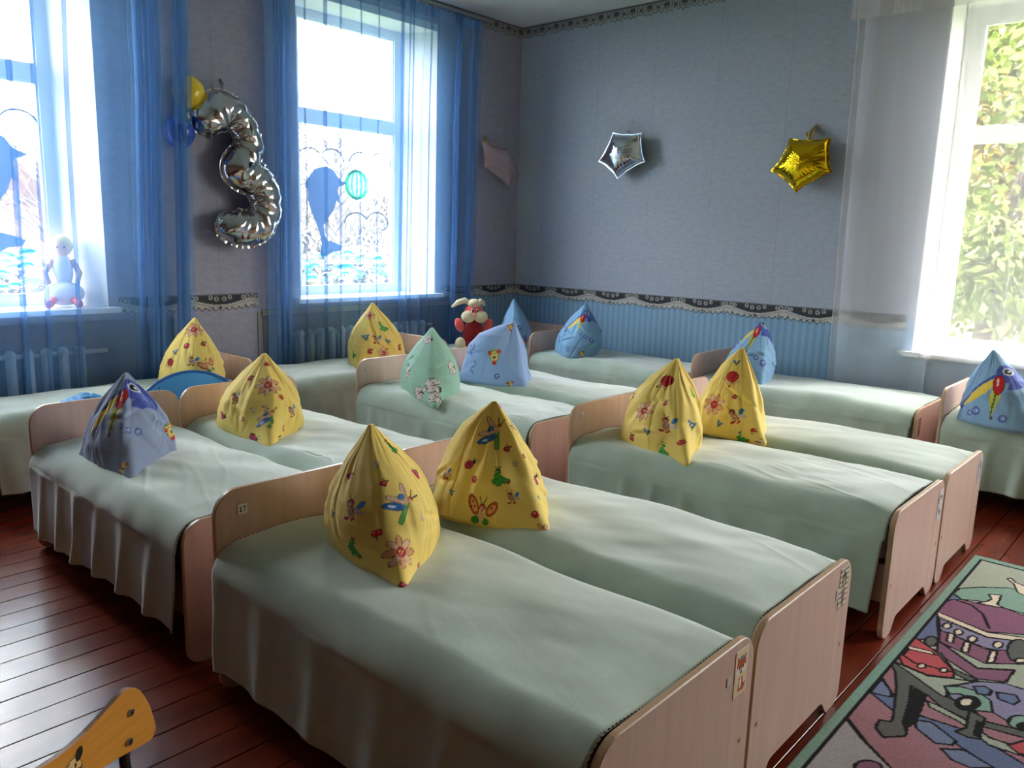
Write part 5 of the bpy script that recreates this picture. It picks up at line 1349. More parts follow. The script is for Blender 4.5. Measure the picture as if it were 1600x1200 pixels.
# ------------------------------------------------------------------ rug
RC = dict(teal=(138, 170, 156), ink=(36, 34, 38), pale=(172, 180, 164), pink=(170, 124, 134), grey=(172, 168, 170), cream=(232, 218, 198), blue=(110, 122, 156), plum=(142, 98, 122),
          lilac=(146, 140, 172), char=(104, 104, 102), red=(196, 92, 98), denim=(124, 136, 166))
def make_rug():
    x0, x1, y0, y1 = .021, 1.55, .95, 3.335
    res = .0036
    xs = np.arange(x0, x1, res); xs = xs[xs < .62]; xs = np.concatenate([xs, np.arange(.62, x1, .012)])
    ys = np.arange(y0, y1, res)
    X, Y = np.meshgrid(xs, ys, indexing='ij'); a = X.ravel(); b = Y.ravel()
    C = np.zeros((len(a), 3), np.float32); C[:] = L3(RC['pale'])
    for op in RUG_ART:
        if op[0] == 'poly':
            m_ = inpoly(a, b, op[2]); C[m_] = L3(RC[op[1]])
            if op[1] not in ('ink',): p_line(C, a, b, op[2], .0042, RC['ink'], closed=True)
        else: p_line(C, a, b, op[2], op[3], RC[op[1]])
    # the far part of the street picture
    far = a > .62
    Cf = np.zeros((int(far.sum()), 3), np.float32); Cf[:] = L3(RC['pale']); af = a[far] - .62 + .06; bf = 4.45 - b[far]
    bf = np.where(b[far] > 2.2, bf + .85, bf)
    for op in RUG_ART:
        if op[0] == 'poly':
            Cf[inpoly(af, bf, op[2])] = L3(RC[op[1]])
            p_line(Cf, af, bf, op[2], .006, RC['ink'], closed=True)
    C[far] = Cf
    # inner border line and teal rim
    xi0, xi1, yi0, yi1 = x0 + .036, x1 - .03, y0 + .03, y1 - .048
    rim = (a < xi0) | (a > xi1) | (b < yi0) | (b > yi1)
    C[rim] = L3(RC['teal'])
    p_line(C, a, b, [(xi0, yi0), (xi1, yi0), (xi1, yi1), (xi0, yi1)], .0055, RC['ink'], closed=True)
    C *= (0.93 + 0.14 * _rs.rand(len(a), 1)).astype(np.float32)
    Z = .012 + .0008 * fbm(a * 40, b * 40, 3, 2)
    e = (np.abs(a - a.min()) < 1e-6) | (np.abs(b - b.min()) < 1e-6) | (a > a.max() - 1e-6) | (b > b.max() - 1e-6)
    Z[e] = .0015
    V = np.stack([a, b, Z], 1)
    o = fast_mesh('rug', V, grid_faces(len(xs), len(ys)), M['rug'], col=C)
    tag(o, 'children street map rug with teal edge, cars and a plum house, at the lower right', 'rug')
make_rug()

# ------------------------------------------------------------------ small chair in the lower left corner
def chair():
    ang = math.radians(122)
    root = empty('child_chair', (-.596 + .30 * math.cos(math.radians(-58)), -.030 + .30 * math.sin(math.radians(-58)), 0.0), ang)     # local x runs along the back, local y away from the camera
    tag(root, "small child's chair with varnished plywood back and black metal legs, lower left corner", 'chair')
    zt = .55
    top = [(-.030, -.10), (-.026, -.06), (-.016, -.03), (.0, .0), (.010, .010), (.024, .016), (.04, .014), (.06, .008), (.09, .0), (.12, -.006), (.15, -.008)]
    bot = [(-.028, -.104), (-.018, -.108), (.0, -.106), (.03, -.100), (.06, -.094), (.10, -.088), (.15, -.085)]
    mir = lambda p: (.30 - p[0], p[1])
    outl = top + [mir(p) for p in top[::-1][1:]] + [mir(p) for p in bot] + bot[::-1]
    # dedupe neighbours
    o2 = []
    for p in outl:
        if not o2 or math.hypot(p[0] - o2[-1][0], p[1] - o2[-1][1]) > 1e-5: o2.append(p)
    if math.hypot(o2[0][0] - o2[-1][0], o2[0][1] - o2[-1][1]) < 1e-5: o2.pop()
    q = MB()
    poly = [(x, zt + z) for x, z in o2]
    n = len(poly)
    # bent plywood: columns of quads curved in depth
    xs = np.linspace(-.030, .33, 40)
    def edges(x):
        xm = min(x, .30 - x)
        zt_ = np.interp(xm, [p[0] for p in top], [p[1] for p in top]); zb_ = np.interp(xm, [p[0] for p in bot], [p[1] for p in bot])
        return zb_, zt_
    T_ = .009
    vs, fs, mi = [], [], []
    rows = 6
    for i, x in enumerate(xs):
        zb_, zt_ = edges(x)
        if i in (0, len(xs) - 1): zb_, zt_ = -.095, -.085
        y = .018 * (1 - ((x - .15) / .18) ** 2)
        for s in (0, 1):
            for k in range(rows):
                f = k / (rows - 1)
                vs.append((x, y + s * T_, zt + zb_ + (zt_ - zb_) * f))
    R2 = 2 * rows
    for i in range(len(xs) - 1):
        for k in range(rows - 1):
            a = i * R2 + k; fs.append((a, a + R2, a + R2 + 1, a + 1)); mi.append(0)
            a = i * R2 + rows + k; fs.append((a, a + 1, a + R2 + 1, a + R2)); mi.append(0)
        a = i * R2; fs.append((a, a + rows, a + R2 + rows, a + R2)); mi.append(1)
        a = i * R2 + rows - 1; fs.append((a, a + R2, a + R2 + rows, a + rows)); mi.append(1)
    for i in (0, len(xs) - 1):
        for k in range(rows - 1):
            a = i * R2 + k; fs.append((a, a + 1, a + rows + 1, a + rows)); mi.append(1)
    q.v, q.f, q.mi = vs, fs, mi
    back = q.build('backrest', [M['wood_chair'], M['wood_edge']], root, smooth=False)
    for bx_ in (.022, .278):
        for bz in (-.030, -.080):
            yy = .018 * (1 - ((bx_ - .15) / .18) ** 2)
            w = MB(); w.tube([(bx_ - (0 if bz > -.05 else .008) , yy - .003, zt + bz), (bx_ - (0 if bz > -.05 else .008), yy + .001, zt + bz)], [.0062, .0068], 12)
            w.build('bolt', M['steel'], back, smooth=False)
            w = MB(); w.tube([(bx_ - (0 if bz > -.05 else .008), yy - .0034, zt + bz), (bx_ - (0 if bz > -.05 else .008), yy - .0029, zt + bz)], .003, 8)
            w.build('bolt_socket', M['black_metal'], back)
    # posts behind the back run down to the legs
    for s in (.028, .272):
        w = MB()
        pts = [(s, .022, zt - .03), (s, .022, zt - .12), (s, .010, .30), (s, .06, .012)]
        w.tube(pts, .009, 10)
        lg = w.build('rear_leg', M['black_metal'], root, smooth=True)
        MB().ball((s, .06, .012), .0115, 10).build('rubber_foot', M['black_metal'], lg, smooth=True)
        w = MB(); w.tube([(s, .010, .285), (s, -.24, .285), (s, -.265, .27), (s, -.285, .012)], .009, 10)
        lg = w.build('front_leg', M['black_metal'], root, smooth=True)
        MB().ball((s, -.285, .012), .0115, 10).build('rubber_foot', M['black_metal'], lg, smooth=True)
    w = MB(); w.tube([(.028, -.02, .285), (.272, -.02, .285)], .008, 8); w.tube([(.028, -.2, .285), (.272, -.2, .285)], .008, 8)
    w.build('cross_bar', M['black_metal'], root)
    # pale wood stay seen below the back
    MB().box(.036, .064, .012, .028, .31, zt - .082, bev=.003).build('wooden_stay', mat('pale_wood', (176, 132, 84), .5, var=(8, .15, (1, 1, 6))), root)
    w = MB(); sp = arc(-.0 + .03, -.25 + .03 + .0, .03, PI, 1.5 * PI, 5) + arc(.27, -.22, .03, -PI / 2, 0, 5) + arc(.27, -.02, .03, 0, PI / 2, 5) + arc(.03, -.02, .03, PI / 2, PI, 5)
    w.prism(sp, 'z', .2935, .3025, 0, 1); w.build('seat', [M['wood_chair'], M['wood_edge']], root)
    # printed puppy face on the back
    def pup(C, a, b):
        O = (40, 26, 20); W = (236, 196, 130)
        p_ell(C, a, b, 0, -.002, .020, .023, .1, O); p_ell(C, a, b, 0, -.002, .0185, .0215, .1, W)
        p_ell(C, a, b, .015, .020, .008, .012, -.4, (36, 26, 24)); p_ell(C, a, b, -.017, -.004, .005, .008, .2, O)
        p_ell(C, a, b, .010, -.012, .012, .010, 0, O); p_ell(C, a, b, .010, -.012, .011, .009, 0, (244, 208, 150))
        p_ell(C, a, b, .014, -.006, .0045, .0035, 0, (25, 18, 16)); p_ell(C, a, b, -.004, .004, .002, .005, 0, (25, 18, 16)); p_ell(C, a, b, .006, .006, .002, .005, 0, (25, 18, 16))
        p_line(C, a, b, [(-.004, -.018), (.008, -.024), (.018, -.018)], .0012, O); p_line(C, a, b, [(-.012, .012), (-.006, .016)], .0012, O); p_ell(C, a, b, -.010, -.018, .0025, .003, 0, O)
        p_line(C, a, b, [(-.012, -.026), (.012, -.030)], .0028, (176, 40, 34))
    def pupbase(C, a, b):
        C[:] = L3((214, 148, 62)); pup(C, a, b)
    nu = 46; w_ = .062; h_ = .066
    u = np.linspace(-w_ / 2, w_ / 2, nu); vv = np.linspace(-h_ / 2, h_ / 2, nu)
    A, B = np.meshgrid(u, vv, indexing='ij'); Cc = np.zeros((nu * nu, 3), np.float32); pupbase(Cc, A.ravel(), B.ravel())
    base_col = L3((214, 148, 62)); isb = (np.abs(Cc - base_col).sum(1) < 1e-4)
    X = .148 + A; Yy = .018 * (1 - ((X - .15) / .18) ** 2) - .0006
    V = np.stack([X, Yy, zt - .050 + B], -1).reshape(-1, 3)
    Fq = grid_faces(nu, nu); keep = ~(isb[Fq].all(1))
    o = fast_mesh('puppy_decal', V, Fq, M['sticker'], parent=back, col=Cc, keep=keep, smooth=False)
    o['label'] = 'printed cartoon puppy face'
chair()

# ------------------------------------------------------------------ foil balloons
def star_balloon(name, label, tips, side, off, thick, material, knot, ribbon_m, loop=False):
    """tips: five (u, z) points in order round the star; side A: wall_left, B: wall_back"""
    cu = sum(t[0] for t in tips) / 5; cz = sum(t[1] for t in tips) / 5
    def W(u, d, z):
        return (XA + d, u, z) if side == 'A' else (u, YB - d, z)
    loc = Vector(W(cu, off, cz))
    root = empty(name, loc); tag(root, label, 'balloon', None)
    inner = []
    for i in range(5):
        a, b = tips[i], tips[(i + 1) % 5]
        mx, mz = (a[0] + b[0]) / 2 - cu, (a[1] + b[1]) / 2 - cz
        inner.append((mx * .92, mz * .92))
    out = []
    for i in range(5):
        t = (tips[i][0] - cu, tips[i][1] - cz); n = inner[i]; t2 = (tips[(i + 1) % 5][0] - cu, tips[(i + 1) % 5][1] - cz)
        K = 9
        for p, q in ((t, n), (n, t2)):
            for k in range(K):
                s = k / K
                # concave sides with rounded valleys
                f = (1 - s, s)
                w = .10 * math.sin(PI * s)
                x = p[0] * f[0] + q[0] * f[1]; z = p[1] * f[0] + q[1] * f[1]
                sc = 1 - (w * .40)
                out.append((x * sc, z * sc))
    n = len(out); nr = 14
    vs = []; fs = []
    rad = max(math.hypot(*p) for p in out); rin = min(math.hypot(*p) for p in out)
    for sd in (1, -1):
        for j in range(nr + 1):
            rho = j / nr
            for i, (x, z) in enumerate(out):
                r = math.hypot(x, z)
                ang = math.atan2(z, x)
                h = thick * (1 - rho ** 2.2) ** .72 * (1 if r < 1e-6 else (1 - .18 * (r - rin) / (rad - rin) * rho))
                wr = .0035 * math.sin(i * 2.3 + j * .4) * rho * (1 - rho) * 3
                w3 = W(cu + x * rho, off + sd * (h + wr), cz + z * rho)
                vs.append(Vector(w3) - loc)
    for sd in (0, 1):
        b0 = sd * (nr + 1) * n
        for j in range(nr):
            for i in range(n):
                a = b0 + j * n + i; b = b0 + j * n + (i + 1) % n
                fs.append((a, b, b + n, a + n) if sd == 0 else (a, a + n, b + n, b))
    q = MB(); q.add(vs, fs)
    o = q.build('foil_body', material, root, smooth=True, fix=False)
    bm = bmesh.new(); bm.from_mesh(o.data); bmesh.ops.remove_doubles(bm, verts=bm.verts[:], dist=.0008); bmesh.ops.recalc_face_normals(bm, faces=bm.faces[:])
    for f in bm.faces: f.smooth = True
    bm.to_mesh(o.data); bm.free()
    # welded seam flange
    q = MB()
    vv = [Vector(W(cu + x * s, off + e, cz + z * s)) - loc for s in (.985, 1.05) for e in (-.0008, .0008) for x, z in out]
    ff = []
    for i in range(n):
        j = (i + 1) % n
        ff += [(i, j, 2 * n + j, 2 * n + i), (n + i, 3 * n + i, 3 * n + j, n + j), (2 * n + i, 2 * n + j, 3 * n + j, 3 * n + i)]
    q.add(vv, ff); q.build('seam', material, root)
    # tied ribbon up to a pin on the wall
    ku, kz = knot; tu = cu + .35 * (ku - cu); tz = max(t[1] for t in tips) - .03
    q = MB()
    if loop:
        q.tube([Vector(W(ku - .012, off * .8, tz)) - loc, Vector(W(ku - .018, off * .5, (tz + kz) / 2)) - loc, Vector(W(ku, .004, kz)) - loc, Vector(W(ku + .018, off * .5, (tz + kz) / 2)) - loc, Vector(W(ku + .008, off * .8, tz)) - loc], .0022, 6)
        q.tube([Vector(W(ku - .006, off, tz - .015)) - loc, Vector(W(ku - .006, off * .7, tz + .045)) - loc], [.007, .004], 8); q.tube([Vector(W(ku + .008, off, tz - .015)) - loc, Vector(W(ku + .008, off * .7, tz + .04)) - loc], [.006, .003], 8)
    else:
        for k in range(5):
            a = k * 1.25
            q.tube([Vector(W(ku - .01, off * .9, tz)) - loc, Vector(W(ku - .02 + .025 * math.sin(a), off * .5 + .01 * math.cos(a), (tz + kz) / 2)) - loc, Vector(W(ku + .012 * math.sin(a * 2), .006, kz - .008 * k)) - loc], [.006, .012, .006], 6)
    q.build('ribbon', ribbon_m, root, smooth=True)
    return root
star_balloon('star_balloon', 'silver foil star balloon in the middle of the back wall', [(-3.046, 2.158), (-2.792, 2.14), (-2.749, 1.933), (-2.985, 1.819), (-3.168, 1.953)], 'B', .10, .092, M['foil_smooth'], (-2.925, 2.275), M['foil_smooth'], loop=True)
star_balloon('star_balloon', 'gold foil star balloon on the back wall beside the white curtain', [(-1.616, 2.033), (-1.351, 2.02), (-1.324, 1.814), (-1.543, 1.691), (-1.725, 1.833)], 'B', .10, .088, M['foil_gold'], (-1.486, 2.128), M['ribbon'])
M['foil_pink'] = mat('iridescent_clear_film', (214, 186, 192), .14, metal=.25)
M['foil_pink'].node_tree.nodes['Principled BSDF'].inputs['Alpha'].default_value = .6
star_balloon('star_balloon', 'pinkish clear film star balloon beside the room corner', [(4.293, 2.106), (4.60, 2.07), (4.766, 1.883), (4.634, 1.769), (4.334, 1.904)], 'A', .085, .065, M['foil_pink'], (4.409, 2.161), M['ribbon'])

def number_balloon():
    path = [(1.903, 1.87), (1.905, 1.94), (1.935, 2.01), (2.0, 2.055), (2.075, 2.04), (2.13, 1.975), (2.165, 1.90), (2.165, 1.82), (2.125, 1.755), (2.10, 1.71),
            (2.14, 1.685), (2.20, 1.66), (2.255, 1.60), (2.28, 1.52), (2.27, 1.44), (2.225, 1.375), (2.15, 1.345), (2.07, 1.355), (2.01, 1.395), (1.985, 1.44)]
    rad = [1.28 * v for v in (.060, .085, .088, .080, .070, .068, .070, .074, .082, .088, .090, .086, .082, .080, .080, .082, .084, .084, .078, .05)]
    # smooth resample
    P = np.array(path); t = np.arange(len(P)); tt = np.linspace(0, len(P) - 1, 230)
    def cr(arr):
        arr = np.asarray(arr, float); i = np.clip(np.floor(tt).astype(int), 0, len(arr) - 2); f = tt - i
        g = lambda k: arr[np.clip(k, 0, len(arr) - 1)]
        p0, p1, p2, p3 = g(i - 1), g(i), g(i + 1), g(i + 2)
        return .5 * ((2 * p1) + (-p0 + p2) * f + (2 * p0 - 5 * p1 + 4 * p2 - p3) * f * f + (-p0 + 3 * p1 - 3 * p2 + p3) * f ** 3)
    U = cr(P[:, 0]); Zz = cr(P[:, 1]); Rr = cr(rad)
    du = np.gradient(U); dz = np.gradient(Zz); l = np.hypot(du, dz); nu_, nz_ = -dz / l, du / l
    Rr = Rr * np.sqrt(np.clip(np.minimum(tt / 1.2, (len(P) - 1 - tt) / 1.2), .0, 1)) + .002
    m = 40
    loc = Vector((XA + .118, 2.1, 1.27))
    root = empty('number_balloon', loc); tag(root, 'large silver foil balloon shaped as the number 3', 'balloon')
    V = []
    rr = random.Random(4)
    s_arc = np.cumsum(l)
    for i in range(len(U)):
        for k in range(m):
            a = 2 * PI * k / m
            ca, sa = math.cos(a), math.sin(a)
            lat = Rr[i] * (abs(ca) ** 0.85) * (1 if ca > 0 else -1)
            edge = abs(ca) ** 2
            w = .010 * (abs(math.sin(s_arc[i] * 105 + 2.6 * math.sin(s_arc[i] * 31) + .8 * math.sin(a * 2))) - .6) * edge ** .6 + .005 * math.sin(s_arc[i] * 60 + a * 3)
            dep = (Rr[i] * .92) * sa * (1 - .12 * edge) + w * (1 if sa > 0 else -1) * min(1, abs(sa) * 3)
            lat += w * .35 * (1 if ca > 0 else -1)
            V.append((XA + .118 + dep - loc.x, U[i] + nu_[i] * lat - loc.y, Zz[i] + nz_[i] * lat - loc.z))
    F = grid_faces(len(U), m)
    ii = np.arange(len(U) - 1); F2 = np.stack([ii * m + m - 1, (ii + 1) * m + m - 1, (ii + 1) * m, ii * m], 1)
    F = np.concatenate([F, F2])
    fast_mesh('foil_body', np.array(V), F, M['foil'], parent=root)
    # welded flange along both edges
    for sgn, ex in ((1, 1.14), (-1, 1.10)):
        q = MB(); n = len(U)
        vv = []
        for e in (-.0008, .0008):
            for k in (.97, ex):
                for i in range(n):
                    j = .004 * math.sin(i * .9)
                    vv.append((XA + .118 + e + j - loc.x, U[i] + nu_[i] * sgn * Rr[i] * k - loc.y, Zz[i] + nz_[i] * sgn * Rr[i] * k - loc.z))
        ff = []
        for i in range(n - 1):
            ff += [(i, i + 1, n + i + 1, n + i), (2 * n + i, 3 * n + i, 3 * n + i + 1, 2 * n + i + 1), (n + i, n + i + 1, 3 * n + i + 1, 3 * n + i)]
        q.add(vv, ff); q.build('seam', M['foil'], root, fix=False)
    q = MB(); q.tube([(0, 2.05 - 2.1, 2.10 - 1.27), (-.03, 2.045 - 2.1, 2.17 - 1.27), (-.08, 2.04 - 2.1, 2.235 - 1.27)], [.010, .013, .010], 8)
    q.build('filling_neck', M['foil'], root, smooth=True)
    q = MB(); q.tube([(0.075, 2.13 - 2.1, 2.03 - 1.27), (.085, 2.155 - 2.1, 1.95 - 1.27), (.08, 2.165 - 2.1, 1.85 - 1.27)], [.004, .007, .003], 6)
    q.build('filling_strip', M['foil'], root, smooth=True)
number_balloon()

def latex(label, y, z, r, m_):
    root = empty('round_balloon', (XA + r * .95 + .003, y, z)); tag(root, label, 'balloon')
    fn = lambda p: Vector((p.x, p.y, p.z * (1 + .12 * (p.z < 0))))
    MB().ball((0, 0, 0), (r * .93, r, r), 28, fn=fn).build('latex_body', m_, root, smooth=True)
    MB().tube([(0, 0, -r * 1.10), (0, 0, -r * 1.18), (0, 0, -r * 1.24)], [.008, .006, .012], 10).build('knot', m_, root, smooth=True)
latex('yellow round balloon half behind the blue curtain, beside the silver number', 1.815, 2.125, .092, M['latex_yellow'])
latex('dark blue round balloon behind the blue curtain, under the yellow balloon', 1.745, 1.895, .090, M['latex_blue'])

# ------------------------------------------------------------------ plush rabbit on the corner bed
def rabbit():
    root = empty('plush_rabbit', (-3.72, 3.93, .462)); tag(root, 'plush rabbit in a red dress with cream cheeks, sitting in the room corner', 'soft toy')
    fwd = Vector((.70337, -.55055, 0)) - Vector((-3.72, 3.93, 0)); ang = math.atan2(fwd.y, fwd.x)
    root.rotation_euler = (0, 0, ang + .12)        # local +x faces the viewer, local +y is the toy's left
    cream = mat('cream_plush', (226, 214, 178), .95, sheen=.6, bump=(60, .6, (1, 1, 1), .006))
    pink = mat('coral_plush', (236, 96, 92), .95, sheen=.5, bump=(60, .6, (1, 1, 1), .006))
    red = mat('red_cotton', (150, 18, 26), .9, sheen=.3, bump=(50, .3, (1, 1, 1), .004))
    blk = mat('black_bead', (14, 14, 16), .15); yel = mat('yellow_braid', (222, 170, 40), .7)
    MB().ball((0, 0, .12), (.070, .082, .125), 22, fn=lambda p: Vector((p.x * (1 + .35 * max(0, -p.z) / .12), p.y * (1 + .45 * max(0, -p.z) / .12), p.z))).build('body', red, root, smooth=True)
    q = MB()
    for k in range(24):
        a = 2 * PI * k / 24
        q.ball((.092 * math.cos(a), .115 * math.sin(a), .042 + .004 * math.sin(k * 2)), .017, 8)
    q.build('skirt_hem', red, root, smooth=True)
    q = MB(); q.tube([(.095 * math.cos(a), .115 * math.sin(a), .030) for a in np.linspace(-1.6, 1.6, 14)], .008, 8); q.build('trim_band', yel, root, smooth=True)
    hd = MB().ball((0, 0, .285), (.062, .076, .075), 20).build('head', pink, root, smooth=True)
    for s in (-1, 1):
        MB().ball((.045, s * .050, .255), (.048, .056, .048), 18).build('cheek', cream, hd, smooth=True)
        MB().ball((.062, s * .020, .305), (.008, .009, .017), 10).build('eye_white', mat('white_felt', (235, 232, 225), .8) if s < 0 else bpy.data.materials['white_felt'], hd, smooth=True)
        MB().ball((.069, s * .018, .303), (.006, .006, .013), 10).build('eye', blk, hd, smooth=True)
        MB().ball((.01, s * .115, .185), (.032, .034, .058), 16, rot=Matrix.Rotation(s * -.35, 3, 'X')).build('arm', pink, root, smooth=True)
        MB().ball((.10, s * .115, .045), (.035, .042, .055), 16).build('foot', cream, root, smooth=True)
    MB().ball((.085, 0, .275), (.018, .016, .014), 10).build('nose', mat('pale_pink_felt', (240, 170, 150), .9), hd, smooth=True)
    MB().ball((.0, 0, .35), (.056, .055, .042), 16).build('forelock', cream, hd, smooth=True)
    MB().tube([(0, -.03, .355), (-.005, -.075, .378), (-.005, -.125, .362), (0, -.175, .325)], [.020, .024, .022, .009], 12).build('ear', cream, hd, smooth=True)
    MB().tube([(-.01, .03, .355), (-.03, .055, .372), (-.05, .078, .36), (-.06, .09, .335)], [.018, .020, .018, .008], 12).build('ear', cream, hd, smooth=True)
rabbit()

# ------------------------------------------------------------------ doll on the sill of the leftmost window
def doll():
    root = empty('sitting_doll', (XA - .15, 1.14, .876)); tag(root, 'blond doll in a pale frock and red shoes on the sill of the leftmost window', 'doll')
    root.rotation_euler = (0, 0, -.35)
    skin = mat('doll_skin', (232, 178, 158), .5); hair = mat('blond_doll_hair', (222, 196, 138), .7, bump=(80, .6, (1, 1, .3), .005)); frock = mat('pale_frock', (220, 216, 222), .85); redm = mat('red_shoes', (206, 60, 56), .4)
    dh = MB().ball((0, 0, .33), (.048, .046, .055), 18).build('head', skin, root, smooth=True)
    MB().ball((-.016, 0, .342), (.056, .062, .062), 18).build('hair', hair, dh, smooth=True)
    MB().ball((0, 0, .20), (.05, .055, .10), 18).build('torso', frock, root, smooth=True)
    MB().ball((.02, 0, .075), (.085, .105, .07), 20).build('skirt', frock, root, smooth=True)
    for s in (-1, 1):
        MB().tube([(0, s * .05, .26), (.03, s * .085, .19), (.06, s * .07, .13)], [.018, .015, .013], 10).build('arm', skin, root, smooth=True)
        MB().tube([(.03, s * .04, .05), (.11, s * .06, .035), (.15, s * .07, .022)], [.024, .020, .018], 10).build('leg', redm, root, smooth=True)
        MB().ball((.17, s * .075, .026), (.028, .018, .025), 12).build('shoe', redm, root, smooth=True)
        MB().ball((.046, s * .017, .335), .005, 8).build('eye', bpy.data.materials['black_bead'], dh, smooth=True)
doll()

# ------------------------------------------------------------------ bright blue fabric hoop between the beds, and a cloth on the left wall bed
def hoop():
    root = empty('folded_play_tent', (-3.02, 1.30, 0.0)); tag(root, 'bright blue fabric hoop of a folded play tent standing behind the left headboards', 'play tent')
    R_ = .312
    n = 64; V = []; F = []
    nr = 12
    # cloth disc slightly domed both sides
    mb = MB()
    for sd in (1, -1):
        vs = []; fs = []
        for j in range(nr + 1):
            for k in range(n):
                a = 2 * PI * k / n; rho = j / nr
                r = R_ * rho
                vs.append((sd * (.018 * (1 - rho ** 2) + .003 * math.sin(5 * a) * rho), r * math.cos(a), R_ + .008 + r * math.sin(a) * 1.0))
        for j in range(nr):
            for k in range(n):
                a = j * n + k; b = j * n + (k + 1) % n; fs.append((a, b, b + n, a + n))
        mb.add(vs, fs)
    mb.build('cloth_disc', M['nylon'], root, smooth=True)
    MB().tube([(0, R_ * math.cos(a), R_ + .008 + R_ * math.sin(a)) for a in np.linspace(0, 2 * PI, 49)], .008, 8, cap=False).build('wire_rim', mat('blue_piping', (20, 96, 168), .5), root, smooth=True)
    q = MB()
    q.tube([(.020, R_ * .55 + .0 * t, R_ + .01 + R_ * (.15 + .66 * t)) for t in (0, .33, .66, 1)], .003, 6)
    q.tube([(.020, -R_ * .5, R_ + .01 + R_ * (.1 + .70 * t)) for t in (0, .33, .66, 1)], .003, 6)
    q.build('seam', bpy.data.materials['blue_piping'], root, smooth=True)
    root.rotation_euler = (0, math.radians(-9), math.radians(-8))
    root.location.x = -3.05
hoop()
def cloth_wad():
    u = np.linspace(0, 1, 40); v = np.linspace(0, 1, 28)
    A, B = np.meshgrid(u, v, indexing='ij')
    H = .455 + .05 * np.sin(PI * A) ** .5 * np.sin(PI * B) ** .5 * (1 + .5 * fbm(A * 5, B * 5, 4, 3))
    X = -3.56 + .16 * B + .02 * fbm(A * 4, B * 3, 9); Y = .82 + .22 * A + .02 * fbm(A * 4 + 3, B * 3, 2)
    C_ = np.array([-3.48, .93, .455])
    V = np.stack([X, Y, H], -1).reshape(-1, 3) - C_
    o = fast_mesh('folded_cloth', V, grid_faces(40, 28), M['nylon']); o.location = C_
    sm = o.modifiers.new('thickness', 'SOLIDIFY'); sm.thickness = .004; sm.offset = 1
    tag(o, 'crumpled bright blue cloth lying on the left wall bed', 'cloth')
cloth_wad()

# ------------------------------------------------------------------ outside the windows
M['grass'] = mat('grass', (80, 96, 44), .95, var=(2, .25))
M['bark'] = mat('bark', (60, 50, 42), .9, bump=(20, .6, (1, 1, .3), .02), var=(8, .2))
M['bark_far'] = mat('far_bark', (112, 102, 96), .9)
M['leaf'] = mat('young_leaves', (84, 98, 14), .6, var=(1.2, .35))
M['leaf2'] = mat('golden_leaves', (112, 98, 24), .6, var=(1.2, .3))
M['pink_wall'] = mat('pink_rendered_wall', (176, 128, 122), .9, var=(1, .04)); M['roof'] = mat('brown_roof', (80, 56, 48), .9)
g = st(MB().box(-70, 40, -40, 70, -1.3, -1.0).build('ground', M['grass']))
def leafy_tree(name, label, loc, h, spread, nl, material, seed, ls=.07, lean=0.0, zb=.3):
    root = empty(name, loc); tag(root, label, 'tree', 'trees beyond the back wall window')
    rr = random.Random(seed)
    trunk = [(0, 0, 0), (.1 + lean * .2, .05, h * .2), (.05 + lean * .5, .1, h * .42), (.2 + lean, .05, h * .7), (.15 + lean * 1.2, 0, h * .92)]
    MB().tube(trunk, [.17, .14, .11, .07, .03], 10).build('trunk', M['bark'], root, smooth=True)
    ends = []
    for k in range(13):
        t = rr.uniform(.18, .9); i = min(3, int(t * 4)); f = t * 4 - i
        p = Vector(trunk[i]).lerp(Vector(trunk[i + 1]), f)
        a = rr.uniform(0, 2 * PI); l = spread * rr.uniform(.5, 1.0) * (1 - .4 * t)
        d = Vector((math.cos(a), math.sin(a), rr.uniform(.05, .6)))
        pts = [p, p + d * l * .35 + Vector((0, 0, .06)), p + d * l * .7 + Vector((rr.uniform(-.15, .15), rr.uniform(-.15, .15), rr.uniform(-.1, .15))), p + d * l]
        MB().tube(pts, [.055, .038, .022, .009], 7).build('branch', M['bark'], root, smooth=True)
        ends += [pts[1], pts[2], pts[3], pts[2].lerp(pts[3], .5)]
        for _ in range(3):
            q0 = pts[2].lerp(pts[3], rr.random()); q1 = q0 + Vector((rr.uniform(-.5, .5), rr.uniform(-.5, .5), rr.uniform(-.35, .4))); ends += [q1, q0.lerp(q1, .5)]
            MB().tube([q0, q0.lerp(q1, .5) + Vector((0, 0, .03)), q1], [.012, .008, .004], 5).build('twig', M['bark'], root, smooth=True)
    R0 = np.random.RandomState(seed)
    E_ = np.array([tuple(e) for e in ends])
    c = E_[R0.randint(0, len(E_), nl)] + R0.normal(0, .24, (nl, 3)) * np.array([1, 1, .8])
    n = R0.normal(0, 1, (nl, 3)); n /= np.linalg.norm(n, axis=1, keepdims=True)
    t = np.cross(n, R0.normal(0, 1, (nl, 3))); t /= np.linalg.norm(t, axis=1, keepdims=True); b = np.cross(n, t)
    s = ls * R0.uniform(.6, 1.3, (nl, 1))
    # each leaf: pointed, folded along its middle
    P0 = c - t * s; P1 = c + b * s * .5 + n * s * .12; P2 = c + t * s; P3 = c - b * s * .5 + n * s * .12
    V = np.stack([P0, P1, P2, P3], 1).reshape(-1, 3); F = np.arange(nl * 4).reshape(-1, 4)
    o = fast_mesh('foliage', V, F, material, parent=root, smooth=False); o['kind'] = 'stuff'
leafy_tree('leafy_tree', 'crooked tree with young yellow green leaves close outside the back wall window', (-1.3, 9.0, -1.0), 6.0, 2.0, 20000, M['leaf'], 3, .06, .3)
leafy_tree('leafy_tree', 'golden leafed tree further out, left in the back wall window', (-2.2, 13.7, -1.0), 6.5, 2.3, 26000, M['leaf2'], 5, .075)
leafy_tree('leafy_tree', 'bushy light green tree at the right of the back wall window', (3.3, 11.0, -1.0), 6.5, 2.4, 26000, M['leaf'], 8, .075)
